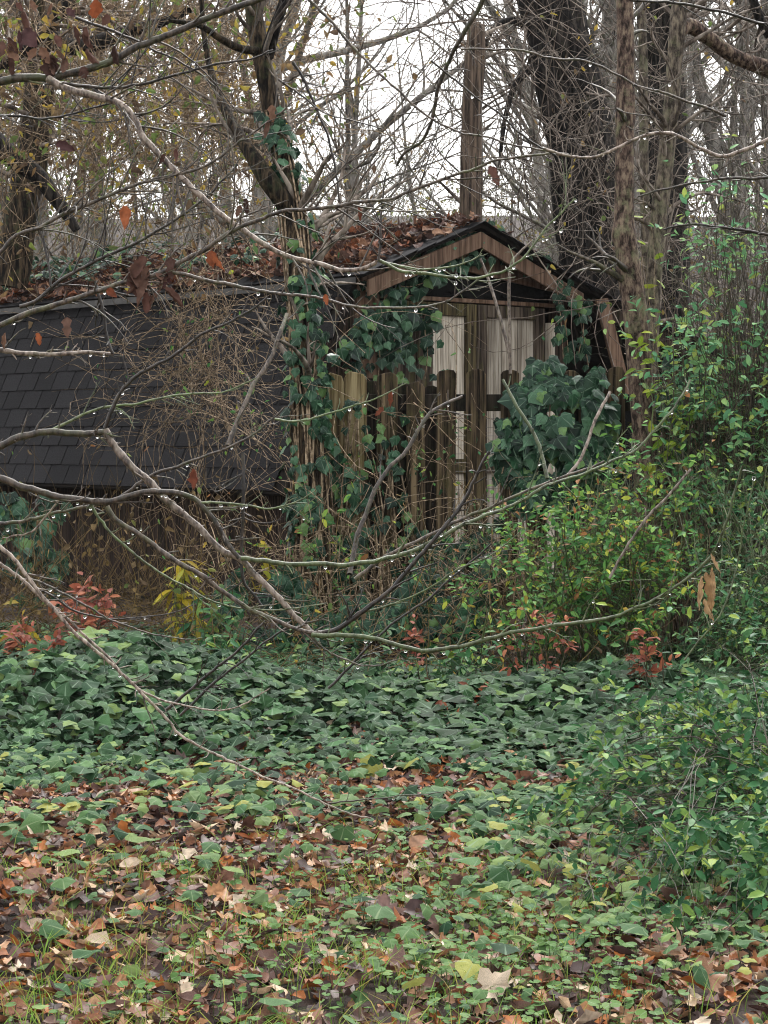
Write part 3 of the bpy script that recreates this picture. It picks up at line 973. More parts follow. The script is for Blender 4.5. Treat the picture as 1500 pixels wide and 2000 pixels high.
# black gable panel and ragged tar paper stand in for the dark void there
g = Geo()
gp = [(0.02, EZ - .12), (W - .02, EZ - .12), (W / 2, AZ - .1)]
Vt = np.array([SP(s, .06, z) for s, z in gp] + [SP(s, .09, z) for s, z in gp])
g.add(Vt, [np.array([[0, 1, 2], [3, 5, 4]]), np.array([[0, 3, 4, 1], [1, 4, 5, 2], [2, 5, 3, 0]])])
g.obj('gable_panel', M['felt_shade'], shed, smooth=False)
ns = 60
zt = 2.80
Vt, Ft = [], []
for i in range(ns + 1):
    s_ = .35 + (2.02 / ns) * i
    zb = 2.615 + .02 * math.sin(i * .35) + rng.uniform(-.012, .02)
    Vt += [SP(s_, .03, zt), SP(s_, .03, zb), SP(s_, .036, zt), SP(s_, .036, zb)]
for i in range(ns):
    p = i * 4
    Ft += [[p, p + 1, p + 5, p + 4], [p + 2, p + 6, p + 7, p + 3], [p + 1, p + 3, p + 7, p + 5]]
obj('felt_strip', np.array(Vt), np.array(Ft), M['felt_shade'], shed, smooth=False)
# header, posts, boards each side of the doors
sbox('header', (.25, 2.42), (-.02, .05), (2.555, 2.59), M['trim'])
sbox('corner_post', (.02, .26), (-.035, .06), (1.9, 2.72), M['trim'])
sbox('corner_post', (2.30, 2.44), (-.035, .06), (.1, 2.70), M['wall_board'])
sbox('trim_strip', (2.20, 2.285), (-.045, -.0), (.15, 2.42), M['door_plank'])
for k in range(5):
    s0 = -.55 + k * .19
    zt = EZ + min(0, s0 + .19) / BS * (EZ - BZ) - .12 if s0 < 0 else 2.54
    sbox('wall_board', (s0, s0 + .184), (.0, .022), (.05, max(.9, min(zt, 2.54))), M['wall_board'])
# doors
def door(s0, s1, planks, frame_mats, inner):
    d = bpy.data.objects.new('door', None); COL.objects.link(d); d.parent = shed
    d.location = Vector((SP((s0 + s1) / 2, 0, .12) - wloc(shed)).tolist())
    st = .115
    pw = (s1 - s0 - 2 * st) / len(planks)
    for i, mt in enumerate(planks):
        a = s0 + st + i * pw
        sbox('plank', (a + .003, a + pw - .003), (.012 + rng.uniform(0, .006), .034), (.14, 2.50), M[mt], d, .003)
    sbox('stile', (s0, s0 + st), (-.014, .03), (.12, 2.545), M[frame_mats[0]], d)
    sbox('stile', (s1 - st, s1), (-.014, .03), (.12, 2.545), M[frame_mats[1]], d)
    for z0, z1, mt in ((2.44, 2.545, frame_mats[2]), (1.12, 1.24, frame_mats[2]), (.12, .25, frame_mats[2])):
        sbox('door_rail', (s0 + st + .002, s1 - st - .002), (-.012, .028), (z0, z1), M[mt], d)
door(.40, 1.365, ['door_frame', 'door_frame', 'door_plank', 'door_plank'], ('door_frame', 'moss_frame', 'moss_frame'), 0)
door(1.375, 2.19, ['door_plank', 'door_plank', 'door_plank'], ('door_frame', 'door_frame', 'door_frame'), 1)
sbox('back_wall', (.05, 2.4), (2.5, 2.55), (0, 2.6), M['felt_shade'])  # blackened to stand in for the dark shed interior
# gambrel board at the right edge and the lean-to roof beyond
splank('rake_board', (2.60, -.24, 2.63), (2.96, -.24, 1.7), (.15, 0, .02), .03, M['trim'])
a = SP(2.40, -.2, 2.735); b = SP(5.3, -.2, 1.90)
V, F = box8(a, b - a, SV * 3.5, SZ * .035)
lt = link('lean_to_roof', mesh_from('lean_to_roof', V - wloc(shed), F, M['deck'], smooth=False), shed)
for rrow in range(12):
    p0 = a + (b - a) * (rrow / 12) + SZ * (.038) - SV * (.02 + rng.uniform(0, .06))
    V, F = bevel_box(p0, (b - a) / 12 * 1.15 - SZ * .012 + SZ * rng.uniform(0, .01), SV * 3.4, SZ * .01, .002)
    link('shingle_course', mesh_from('shingle_course', V - wloc(shed), F, M['shingle'], smooth=False), lt)
splank('fascia_board', (2.62, -.19, 2.52), (5.2, -.19, 1.78), (0, 0, .13), .025, M['wall_board'])
sbox('lean_to_wall', (2.5, 5.2), (1.6, 1.65), (0, 2.1), M['felt_shade'])  # black colour stands in for the shade under the open lean-to
for s_ in (3.9, 5.1):
    sbox('lean_to_post', (s_, s_ + .09), (-.1, -.01), (0, 2.32 - (s_ - 3.9) * .3), M['wall_board'])
# side wall below the overhanging shingles: vertical boards
for k in range(30):
    t0 = .02 + k * .29
    sbox('wall_board', (-.40, -.378), (t0, t0 + .284), (.02, 1.10), M['wall_board'])

# leaves lying on the roof
NR = 4800
tt = rng.uniform(-.12, 8.5, NR); ss = .06 + .94 * (1 - rng.random(NR) ** .8)
s_ = W / 2 - ss * (W / 2 + .13)
dens = np.clip(n2(tt, s_, 1.1, 7.7) * 1.8 - .15 + np.clip(1.6 - tt, 0, 1) * .6 + np.clip(.35 - s_, 0, .4) * 2, .2, 1)
k = rng.random(NR) < dens
tt, s_ = tt[k], s_[k]
tt = np.append(tt, rng.uniform(-.2, 1.6, 260)); s_ = np.append(s_, W / 2 + rng.normal(-.12, .17, 260)); n = len(tt)
zz = AZ - np.abs(W / 2 - s_) * rs + .05 + rng.uniform(0, .06, n)
P = SO[None] + s_[:, None] * SU + tt[:, None] * SV + zz[:, None] * SZ
nrm = norm(np.column_stack([rng.normal(-.2, .5, n), rng.normal(-.25, .5, n), np.ones(n)]))
ax = rng.normal(0, 1, (n, 3)); ax[:, 2] *= .4
rl = scatter(LIGHT + CURLL, P, frames(ax, nrm), rng.uniform(.07, .14, n), rng.random(n)).obj('roof_leaf_litter', M['roof_litter'], base=SP(0, 1, 2.8))
tag(rl, 'brown fallen leaves lying on the shed roof', 'leaf litter', kind='stuff')
# ivy growing over the back part of the roof
def strand_ivy(parent, strands, dens, spread, S0, S1, mat, nmax, face=(-.0, -1, .35), hang=.9, stuff='ivy_leaves', stem=.004, key='x'):
    """ivy leaves along climbing strands (list of world polylines)"""
    PP, paths = [], []
    for st in strands:
        c = catmull(st, 16)
        L_ = np.linalg.norm(np.diff(c, axis=0), axis=1).sum()
        m = max(3, int(L_ * dens))
        u = rng.random(m) * 15
        i = np.minimum(u.astype(int), 14); f = (u - i)[:, None]
        PP.append(c[i] * (1 - f) + c[i + 1] * f + rng.normal(0, 1, (m, 3)) * np.array(spread))
        paths.append(c)
    PP = np.concatenate(PP); n = len(PP)
    nrm = norm(np.array(face) + rng.normal(0, .35, (n, 3)))
    ax = np.column_stack([rng.normal(0, .5, n), rng.normal(-.15, .2, n), -hang + rng.normal(0, .3, n)])
    leaves(parent, 'ivy_leaf', stuff, IVYF, key, PP, frames(ax, nrm), rng.uniform(S0, S1, n), rng.random(n), mat, nmax)
    V, F, uv, ti = tubes(np.stack(paths), np.full((len(paths), 16), stem), 5)
    o = obj('ivy_stems', V, F, M['vine'], parent, uv, rng.random(len(paths))[ti]); o['kind'] = 'stuff'
    return o
iv = thing('roof_ivy', 'dark ivy trailing over the leaf covered left slope of the shed roof', 'ivy', SP(.5, 4, 2.9))
strands = []
for k in range(26):
    t0 = rng.uniform(1.4, 7); s0 = rng.uniform(.1, 1.2)
    p = [(s0, t0), (s0 + rng.normal(0, .2), t0 + .3), (s0 + rng.normal(0, .3), t0 + .7)]
    strands.append([SP(min(a, W / 2), b, AZ - (W / 2 - min(a, W / 2)) * rs + .16) for a, b in p])
strand_ivy(iv, strands, 24, (.08, .08, .04), .06, .1, M['ivy_dark'], 20, face=(-.2, -.5, 1), hang=.2, key='roof')
# ivy on the gable
gi = thing('gable_ivy', 'green ivy climbing the shed doors and the left rake of the gable', 'ivy', SP(.1, -.1, 1.2))
def gpt(px, py, t=-.1):
    """point on the gable plane t seen at a pixel"""
    d = ray(px, py); nn = SV
    k = np.dot(SP(0, t, 0) - np.array([0, 0, CAM_Z]), nn) / np.dot(d, nn)
    return np.array([0, 0, CAM_Z]) + d * k
GI = [[(735, 760), (742, 700), (738, 640), (752, 580)], [(700, 740), (715, 680), (722, 620), (715, 560)], [(770, 770), (775, 710), (790, 660), (775, 600)],
      [(690, 700), (700, 640), (730, 600), (790, 600), (850, 605)], [(735, 560), (770, 540), (800, 520), (835, 500), (880, 490)], [(800, 530), (850, 505), (900, 500), (930, 490)],
      [(830, 740), (835, 690), (830, 640), (842, 610)], [(720, 620), (760, 660), (770, 690)], [(660, 700), (690, 660), (700, 610)], [(755, 690), (770, 640), (800, 610)], [(780, 640), (765, 680), (760, 720)],
      [(860, 500), (905, 480), (920, 470)], [(770, 555), (800, 560), (850, 545)], [(830, 560), (860, 530)], [(930, 448), (980, 470), (1040, 512), (1090, 545)], [(900, 462), (930, 452), (960, 462)]]
strand_ivy(gi, [[gpt(*q) for q in s] for s in GI], 38, (.07, .03, .05), .07, .12, M['ivy_dark'], 150, face=(.35, -1, .35), key='gable')
gr_ = thing('rake_ivy', 'ivy hanging down the right corner of the shed gable below the rake', 'ivy', SP(2.5, -.1, 1.2))
GR = [[(1090, 548), (1110, 570), (1130, 600), (1140, 640), (1130, 690)], [(1100, 560), (1125, 580), (1145, 610), (1160, 640)], [(1095, 590), (1105, 640), (1110, 690)], [(1120, 570), (1150, 590), (1180, 600)],
      [(1085, 550), (1095, 620), (1100, 700)], [(1130, 610), (1140, 660), (1150, 720)]]
strand_ivy(gr_, [[gpt(q[0], q[1], -.28) for q in s] for s in GR], 17, (.04, .03, .05), .06, .1, M['ivy_dark'], 60, face=(.0, -1, .45), key='rake')

# ------------------------------------------------------------------ picket fence
FD = 14.0
fence = thing('picket_fence', 'mossy weathered wooden picket fence with rounded tops in front of the shed', 'fence', at(1000, 1260, FD))
def picket(px, wpx, top, mat, dep, z0=None, lean=0.0, name='picket', notch=1.0):
    notch = rng.uniform(.35, .8)
    jag = rng.normal(0, .012, 5) if mat == 'picket_pale' else rng.normal(0, .004, 5)
    cx = at(px, 900, dep); w = wpx * mpp(dep) / 2
    zt = at(px, top, dep)[2]; zb = float(gz(cx[0], dep)[0]) - .05 if z0 is None else z0
    prof = [(-w, zb), (w, zb), (w * (1 + rng.normal(0, .03)), zb + (zt - zb) * .5), (w, zt - w * .9 * notch + jag[0]), (w * .76, zt - w * .28 * notch + jag[1]), (w * .3, zt + jag[2]), (-w * .35, zt - .003 + jag[3]), (-w * .74, zt - w * .32 * notch + jag[4]), (-w, zt - w * .95 * notch), (-w * (1 + rng.normal(0, .03)), zb + (zt - zb) * .45)]
    n = len(prof); th = .022
    xs_ = lambda p: cx[0] + p[0] + lean * (p[1] - zb)
    b = .004
    c0 = np.mean(prof, axis=0)
    V = []
    for yy, sh in ((-th / 2 + b, 0), (-th / 2, b), (th / 2, b), (th / 2 - b, 0)):
        for p in prof:
            dx, dz = p[0] - c0[0], 0
            q = (p[0] - math.copysign(sh, dx) if abs(dx) > sh else p[0], p[1] - (sh if p[1] > c0[1] + .3 else 0))
            V.append((xs_(q), dep + yy, q[1]))
    V = np.array(V)
    F4 = []
    for r_ in range(3):
        for i in range(n):
            j = (i + 1) % n
            F4.append([r_ * n + i, r_ * n + j, (r_ + 1) * n + j, (r_ + 1) * n + i])
    front = [[n + 0, n + i, n + i + 1] for i in range(1, n - 1)]
    back = [[2 * n + 0, 2 * n + i + 1, 2 * n + i] for i in range(1, n - 1)]
    base = np.array([cx[0], dep, zb])
    o = link(name, mesh_from(name, V - base, [np.array(front + back), np.array(F4)], M[mat], smooth=False), fence)
    o.location = Vector((base - wloc(fence)).tolist())
    return o
PK = [(590, 32, 735, 'picket_pale'), (655, 40, 728, 'picket_pale'), (697, 44, 725, 'picket_pale'), (755, 40, 728, 'picket'), (812, 36, 745, 'picket'), (870, 38, 722, 'picket'), (932, 40, 720, 'picket'), (992, 36, 722, 'picket'),
      (1050, 38, 722, 'picket'), (1108, 38, 724, 'picket'), (1166, 38, 721, 'picket'), (1206, 36, 716, 'picket'), (1262, 38, 722, 'picket'), (1318, 38, 720, 'picket'), (1372, 38, 724, 'picket'), (1418, 34, 715, 'picket'), (1455, 32, 738, 'picket'), (1496, 36, 722, 'picket'), (1552, 38, 722, 'picket'), (1610, 38, 720, 'picket')] + [(1668 + 58 * k, 38, 721, 'picket') for k in range(8)]
for px, w, top, mt in PK:
    picket(px, w, top, mt, FD, lean=rng.normal(0, .006))
for px, w, top in ((622, 34, 742), (676, 30, 738), (727, 32, 742), (783, 34, 748), (838, 30, 752), (1436, 30, 730), (1476, 30, 728)):
    picket(px, w, top, 'rail', FD + .075, lean=rng.normal(0, .006), name='picket')
for py0, py1 in ((770, 803), (1165, 1200)):
    V, F = bevel_box(at(565, py1, FD + .032) - np.array([0, .017, 0]), np.array([5.35, 0, .0]), np.array([0, .034, 0]), SZ * ((py1 - py0) * mpp(FD)), .004)
    link('rail', mesh_from('rail', V - wloc(fence), F, M['rail'], smooth=False), fence)
for px in (600, 1180, 1560, 2050):
    c = at(px, 740, FD + .12)
    V, F = bevel_box((c[0] - .045, FD + .09, -.05), (.09, 0, 0), (0, .09, 0), (0, 0, c[2] + .05), .006)
    link('fence_post', mesh_from('fence_post', V - wloc(fence), F, M['rail'], smooth=False), fence)
# welded wire mesh stapled behind the pickets
g = Geo()
x0, x1 = at(640, 1000, FD + .03)[0], at(1030, 1000, FD + .03)[0]
z0, z1 = .05, at(900, 808, FD)[2]
vx = np.arange(x0, x1, .06); hz = np.arange(z0, z1, .06)
PV = np.stack([np.stack([np.array([v + .004 * math.sin(9 * q + v * 7), FD + .135, q]) for q in np.linspace(z0, z1, 6)]) for v in vx])
V, F, uv, ti = tubes(PV, np.full(PV.shape[:2], .0017), 4); g.add(V, F, uv)
PH = np.stack([np.stack([np.array([v, FD + .137, q + .006 * math.sin(5 * v + q * 3)]) for v in np.linspace(x0, x1, 8)]) for q in hz])
V, F, uv, ti = tubes(PH, np.full(PH.shape[:2], .0017), 4); g.add(V, F, uv)
o = g.obj('wire_mesh', M['wire'], fence); o['kind'] = 'stuff'

# ivy heaped over the fence
def ivy_heap(name, label, px0, px1, pyt, pyb, D, n, nmax, top_f, mat='ivy_dark', S=(.07, .13), bulge=.28, key='heap'):
    t = thing(name, label, 'ivy', at((px0 + px1) / 2, pyb, D))
    px = rng.uniform(px0, px1, n); v = rng.random(n) ** .85
    tp = top_f(px); py = tp + (pyb - tp) * v
    py += rng.normal(0, 6, n)
    u = (px - px0) / (px1 - px0) * 2 - 1
    keep = rng.random(n) < np.clip((1.05 - np.abs(u) ** 3) * (1.15 - np.clip(v - .55, 0, 1) * 1.6), 0, 1)
    keep &= n2(px / 38, py / 38, 1, seed_ := len(name) + px0) > .34
    px, py, v, u = px[keep], py[keep], v[keep], u[keep]; m = len(px)
    dep = D - .06 - bulge * np.sqrt(np.clip(1 - u * u * .8, 0, 1)) * np.sin(np.clip(v * 2.2 + .25, 0, PI)) * (.55 + .9 * n2(px / 60, py / 60, 1, 3)) * rng.uniform(.4, 1.25, m)
    P = np.array([at(a, b, c) for a, b, c in zip(px, py, dep)])
    # some leaves lie over the top, behind the front face
    nrm = norm(np.column_stack([u * .5 + rng.normal(0, .35, m), -.9 + rng.normal(0, .3, m), .75 - v * .5 + rng.normal(0, .25, m)]))
    ax = np.column_stack([rng.normal(0, .5, m), -.25 + rng.normal(0, .2, m), -.9 + rng.normal(0, .3, m)])
    leaves(t, 'ivy_leaf', 'ivy_leaves', IVYF, key, P, frames(ax, nrm), rng.uniform(*S, m), rng.random(m), M[mat], nmax)
    # stems inside the heap
    ns = 40
    i = rng.integers(0, m, ns)
    en = P[i]; st = en.copy(); st[:, 2] = 0.02; st[:, 1] = D - .05; st[:, 0] += rng.normal(0, .15, ns)
    mid = (st + en) / 2 + rng.normal(0, .07, (ns, 3))
    C = np.stack([catmull([a, b, c], 9) for a, b, c in zip(st, mid, en)])
    V, F, uv, ti = tubes(C, np.full((ns, 9), .005), 4)
    o = obj('ivy_stems', V, F, M['vine'], t, uv, rng.random(ns)[ti]); o['kind'] = 'stuff'
    return t
ivy_heap('fence_ivy', 'big heap of dark glossy ivy hanging over the pickets beside the slim tree', 965, 1205, 700, 985, FD, 1900, 200,
         lambda p: np.interp(p, [965, 990, 1040, 1080, 1130, 1180, 1205], [800, 760, 712, 705, 712, 722, 760]))
ivy_heap('fence_ivy', 'smaller dark ivy heap on the fence right of the slim tree under the lean-to', 1270, 1410, 700, 900, FD, 1000, 70,
         lambda p: np.interp(p, [1270, 1300, 1350, 1410], [760, 712, 700, 735]), key='heap2')
ivy_heap('fence_ivy', 'sparse ivy on the pickets just right of the ivy clad tree', 640, 800, 720, 1150, FD, 150, 30,
         lambda p: np.interp(p, [640, 800], [760, 790]), S=(.05, .085), bulge=.08, key='heap6')
ivy_heap('ivy_drift', 'low dark ivy drift at the foot of the fence and the clad tree', 400, 1010, 1060, 1270, 13.2, 1500, 60,
         lambda p: 1150 + 45 * np.sin(p / 47.0) + 30 * np.sin(p / 19.0), S=(.06, .1), bulge=.35, key='heap7')
ivy_heap('wall_ivy', 'dark ivy hanging on the brown wall under the shingles at the far left', -60, 140, 955, 1180, 17.0, 520, 40,
         lambda p: np.interp(p, [-60, 140], [965, 970]), S=(.07, .12), bulge=.2, key='heap5')
ivy_heap('fence_ivy', 'thin ivy climbing the pale pickets at the fence\'s left end', 560, 720, 730, 1200, FD, 280, 40,
         lambda p: np.interp(p, [560, 720], [820, 900]), S=(.05, .09), bulge=.1, key='heap3')
ivy_heap('fence_ivy', 'ivy at the foot of the dark pickets in the middle of the fence', 780, 1000, 900, 1240, FD, 520, 40,
         lambda p: np.interp(p, [780, 880, 1000], [1010, 1060, 1000]), S=(.05, .09), bulge=.12, key='heap4')

# ------------------------------------------------------------------ trees
def trunk(parent, pts, mat, sides=22, rings=110, ridge=.07, ridges=9, name='trunk', seed=0, cap=False, flare=0.0, twist=.3):
    """pts: list of (px, py, depth, radius_px); returns the sampled axis and radii"""
    A = np.array([np.append(at(a, b, D), r * mpp(D)) for a, b, D, r in pts])
    C = catmull(A, rings)
    P, R = C[:, :3], np.maximum(C[:, 3], .004)
    if flare:
        hgt = P[:, 2] - P[:, 2].min()
        R = R * (1 + flare * np.exp(-hgt / .25))
    V, F, uv, ti = tubes(P[None], R[None], sides)
    th = np.tile(np.arange(sides) * 2 * PI / sides, rings)
    hh = uv[:, 1]
    ctr = np.repeat(P, sides, 0)
    d = V - ctr
    nz = vnoise(np.column_stack([np.cos(th) * ridges / 3 + seed, np.sin(th) * ridges / 3, hh * 1.6])) * .6 + vnoise(np.column_stack([np.cos(th) * ridges + seed, np.sin(th) * ridges, hh * 4])) * .4
    lump = vnoise(np.column_stack([np.cos(th) * .8 + seed, np.sin(th) * .8, hh * 1.3]))
    f = 1 + ridge * (np.abs(nz - .5) * 4 - .8) + (lump - .5) * .18
    V = ctr + d * f[:, None]
    Fs = [F]
    if cap:
        top = np.arange((rings - 1) * sides, rings * sides)
        V[top, 2] += np.abs(np.random.default_rng(seed).normal(0, .06, sides)) * (1 + np.cos(th[:sides] - 1))
        V = np.vstack([V, P[-1] - np.array([0, 0, .12])]); uv = np.vstack([uv, [[.5, hh.max()]]])
        nx = np.roll(top, -1)
        Fs.append(np.column_stack([top, nx, np.full(sides, len(V) - 1)]))
    o = obj(name, V, Fs, M[mat], parent, uv, np.full(len(V), random.random()))
    return P, R

def twigs_on(parent, P, R, n, L0, L1, mat, name='limbs', dirs=None, K=9, r0=.35, up=.25, jit=.12, t0=.25, kids=3, stuff=True, seed=1):
    """a spray of bare branches from an axis, each with side twigs, as one joined crown"""
    r = np.random.default_rng(seed)
    m = len(P)
    i = r.integers(int(m * t0), m, n)
    T = norm(np.gradient(P, axis=0))[i]
    rd = norm(np.cross(T, r.normal(0, 1, (n, 3))))
    d = norm(rd + T * r.uniform(.2, 1.0, (n, 1)) + np.array([0, 0, up]))
    if dirs is not None: d = norm(d + np.array(dirs))
    L_ = r.uniform(L0, L1, n)
    C = wander(P[i], d, K, L_ / (K - 1), jit, np.array([0, 0, up * .08]), r)
    rad = (np.minimum(R[i] * r0, .03))[:, None] * np.linspace(1, .18, K)[None]
    g = Geo()
    V, F, uv, ti = tubes(C, rad, 5); g.add(V, F, uv, r.random(n)[ti])
    ends = [C]
    if kids:
        q = np.repeat(np.arange(n), kids); k = r.integers(2, K - 1, len(q))
        st = C[q, k]; T2 = norm(C[q, k] - C[q, k - 1])
        d2 = norm(T2 + norm(np.cross(T2, r.normal(0, 1, (len(q), 3)))) * .9 + np.array([0, 0, up * .5]))
        C2 = wander(st, d2, 7, L_[q] * r.uniform(.2, .5, len(q)) / 6, jit * 1.2, np.array([0, 0, up * .08]), r)
        rad2 = np.maximum(rad[q, k] * .6, .0018)[:, None] * np.linspace(1, .3, 7)[None]
        V, F, uv, ti = tubes(C2, rad2, 4); g.add(V, F, uv, r.random(len(q))[ti])
        q3 = np.repeat(np.arange(len(q)), 2); k3 = r.integers(1, 6, len(q3))
        d3 = norm(norm(C2[q3, k3] - C2[q3, k3 - 1]) + norm(r.normal(0, 1, (len(q3), 3))) * .8)
        C3 = wander(C2[q3, k3], d3, 5, L_[q[q3]] * r.uniform(.06, .16, len(q3)) / 4, jit, None, r)
        V, F, uv, ti = tubes(C3, np.maximum(rad2[q3, k3] * .6, .0012)[:, None] * np.linspace(1, .4, 5)[None], 3); g.add(V, F, uv, r.random(len(q3))[ti])
        ends.append(C2)
    o = g.obj(name, M[mat], parent)
    if stuff: o['kind'] = 'stuff'
    return ends

# --- the tree wrapped in ivy that forks in front of the shed corner
TD = 13.72
t = thing('ivy_clad_tree', 'crooked forked tree with ivy up its trunk, standing before the shed corner', 'tree', at(615, 1258, TD))
P, R = trunk(t, [(620, 1275, TD, 46), (617, 1180, TD, 40), (614, 1080, TD, 37), (610, 950, TD, 36), (603, 830, TD, 34), (597, 700, TD, 31), (590, 600, TD + .05, 29), (582, 500, TD + .1, 28), (572, 420, TD + .15, 27), (560, 350, TD + .2, 22),
                 (545, 280, TD + .25, 19), (528, 200, TD + .3, 18), (515, 130, TD + .3, 18), (502, 60, TD + .35, 17), (490, -40, TD + .4, 16)], 'bark_ivy', 22, 120, .1, 9, seed=1, flare=.25)
trunk(t, [(574, 425, TD + .15, 21), (552, 388, TD + .1, 21), (520, 345, TD + .1, 20), (490, 300, TD + .15, 15), (466, 262, TD + .25, 12), (440, 215, TD + .4, 9), (415, 150, TD + .6, 7), (400, 80, TD + .7, 5.5), (392, -20, TD + .8, 4.5)], 'bark_ivy', 18, 70, .16, 9, name='limb', seed=2)
trunk(t, [(520, 110, TD + .3, 14), (535, 60, TD + .2, 12), (552, 10, TD + .2, 10), (565, -50, TD + .2, 8)], 'bark_dark', 12, 24, .1, 7, name='limb', seed=3)
trunk(t, [(508, 100, TD + .3, 9), (470, 95, TD + .1, 8), (430, 75, TD, 7), (390, 50, TD - .1, 6), (330, 40, TD - .2, 4)], 'bark_ivy', 10, 30, .08, 6, name='limb', seed=4)
twigs_on(t, P, R, 26, .3, 1.1, 'brush', 'twigs', K=8, t0=.35, seed=4, up=.15)
ti_ = thing('trunk_ivy', 'ivy climbing the crooked tree trunk in front of the shed corner', 'ivy', at(600, 1250, TD))
n = 760
u = np.clip(rng.beta(1.2, 1.5, n), 0, .97) * .82; i = (u * (len(P) - 1)).astype(int)
band = n2(u * 14, np.zeros(n), 1.0, 2.0)[:]
th = rng.uniform(-PI * .95, PI * .05, n) + rng.normal(0, .2, n)
rad = np.stack([np.cos(th), np.sin(th), np.zeros(n)], 1)
keep = rng.random(n) < np.clip(n2(u * 9, th * 1.2, 1.0, 4.0) * 2.6 - .75, .05, 1)
i, rad, u = i[keep], rad[keep], u[keep]; n = len(i)
PP = P[i] + rad * (R[i][:, None] * 1.08 + rng.uniform(.01, .05, n)[:, None]); PP[:, 2] += rng.normal(0, .03, n)
nrm = norm(rad + np.array([0, 0, .35]) + rng.normal(0, .3, (n, 3)))
ax = np.column_stack([rng.normal(0, .5, n), rng.normal(-.1, .2, n), -.9 + rng.normal(0, .3, n)])
leaves(ti_, 'ivy_leaf', 'ivy_leaves', IVYF, 'trunk', PP, frames(ax, nrm), rng.uniform(.05, .09, n), rng.random(n), M['ivy_dark'], 160)
# stems that climb the trunk
C = []
for k in range(12):
    a0 = rng.uniform(-PI, 0); w = rng.uniform(-.6, .6)
    js = np.linspace(0, int(len(P) * rng.uniform(.5, .8)), 24).astype(int)
    aa = a0 + w * np.linspace(0, 1, 24) + .25 * np.sin(np.linspace(0, 9, 24) + k)
    C.append(P[js] + np.stack([np.cos(aa), np.sin(aa), 0 * aa], 1) * (R[js] * 1.06)[:, None])
V, F, uv, tix = tubes(np.stack(C), np.full((12, 24), .007), 6)
o = obj('ivy_stems', V, F, M['vine'], ti_, uv, rng.random(12)[tix]); o['kind'] = 'stuff'

# --- the slim tree in front of the fence
SD = 13.6
t = thing('slim_tree', 'slim grey brown tree with lichen, standing before the fence beside the ivy heap', 'tree', at(1268, 1265, SD))
P, R = trunk(t, [(1272, 1275, SD, 31), (1268, 1150, SD, 27), (1264, 1000, SD, 25.5), (1258, 850, SD, 25), (1248, 720, SD, 24.5), (1240, 620, SD, 25), (1230, 540, SD, 24), (1222, 480, SD, 22), (1218, 455, SD, 24), (1219, 430, SD, 20), (1220, 350, SD, 18.5),
                 (1221, 250, SD, 18.5), (1222, 230, SD, 20), (1222, 130, SD, 17.5), (1221, 20, SD, 16.5), (1220, -80, SD, 15.5)], 'bark_slim', 22, 130, .05, 8, seed=11, flare=.2)
twigs_on(t, P, R, 9, .2, .6, 'twig', 'twigs', K=7, t0=.3, seed=14, up=.05, kids=2)

# --- pale lichened stem to its right
LD = 14.9
t = thing('lichened_sapling', 'leaning pale lichened stem just right of the slim tree', 'tree', at(1262, 1180, LD))
P, R = trunk(t, [(1256, 1220, LD, 15), (1262, 900, LD, 15), (1270, 700, LD, 15.5), (1276, 560, LD, 15.5), (1284, 450, LD, 16), (1298, 330, LD, 15.5), (1310, 220, LD, 15), (1318, 120, LD, 15), (1326, 30, LD, 16), (1334, -60, LD, 14)], 'bark_lichen', 18, 90, .05, 7, seed=21)
trunk(t, [(1322, 70, LD, 12), (1345, 50, LD + .1, 16), (1385, 75, LD + .2, 15), (1430, 108, LD + .3, 15), (1480, 128, LD + .4, 17), (1540, 150, LD + .5, 18)], 'bark_slim', 16, 50, .1, 8, name='limb', seed=22)
trunk(t, [(1344, 55, LD + .1, 12), (1330, 25, LD + .1, 11), (1310, -30, LD + .1, 10)], 'bark_slim', 12, 20, .1, 8, name='limb', seed=23)
twigs_on(t, P, R, 16, .3, 1.0, 'brush', 'twigs', K=8, t0=.4, seed=24, up=.1)
t = thing('thin_sapling', 'thin straight grey stem between the slim tree and the lichened stem', 'tree', at(1262, 1000, 17.6))
P, R = trunk(t, [(1262, 1150, 17.6, 11), (1262, 700, 17.6, 10), (1262, 500, 17.6, 9.5), (1258, 300, 17.6, 9), (1256, 120, 17.6, 9), (1250, -60, 17.6, 8)], 'bark_lichen', 14, 60, .05, 6, seed=31)
twigs_on(t, P, R, 10, .3, .9, 'brush', 'twigs', K=8, t0=.4, seed=34)

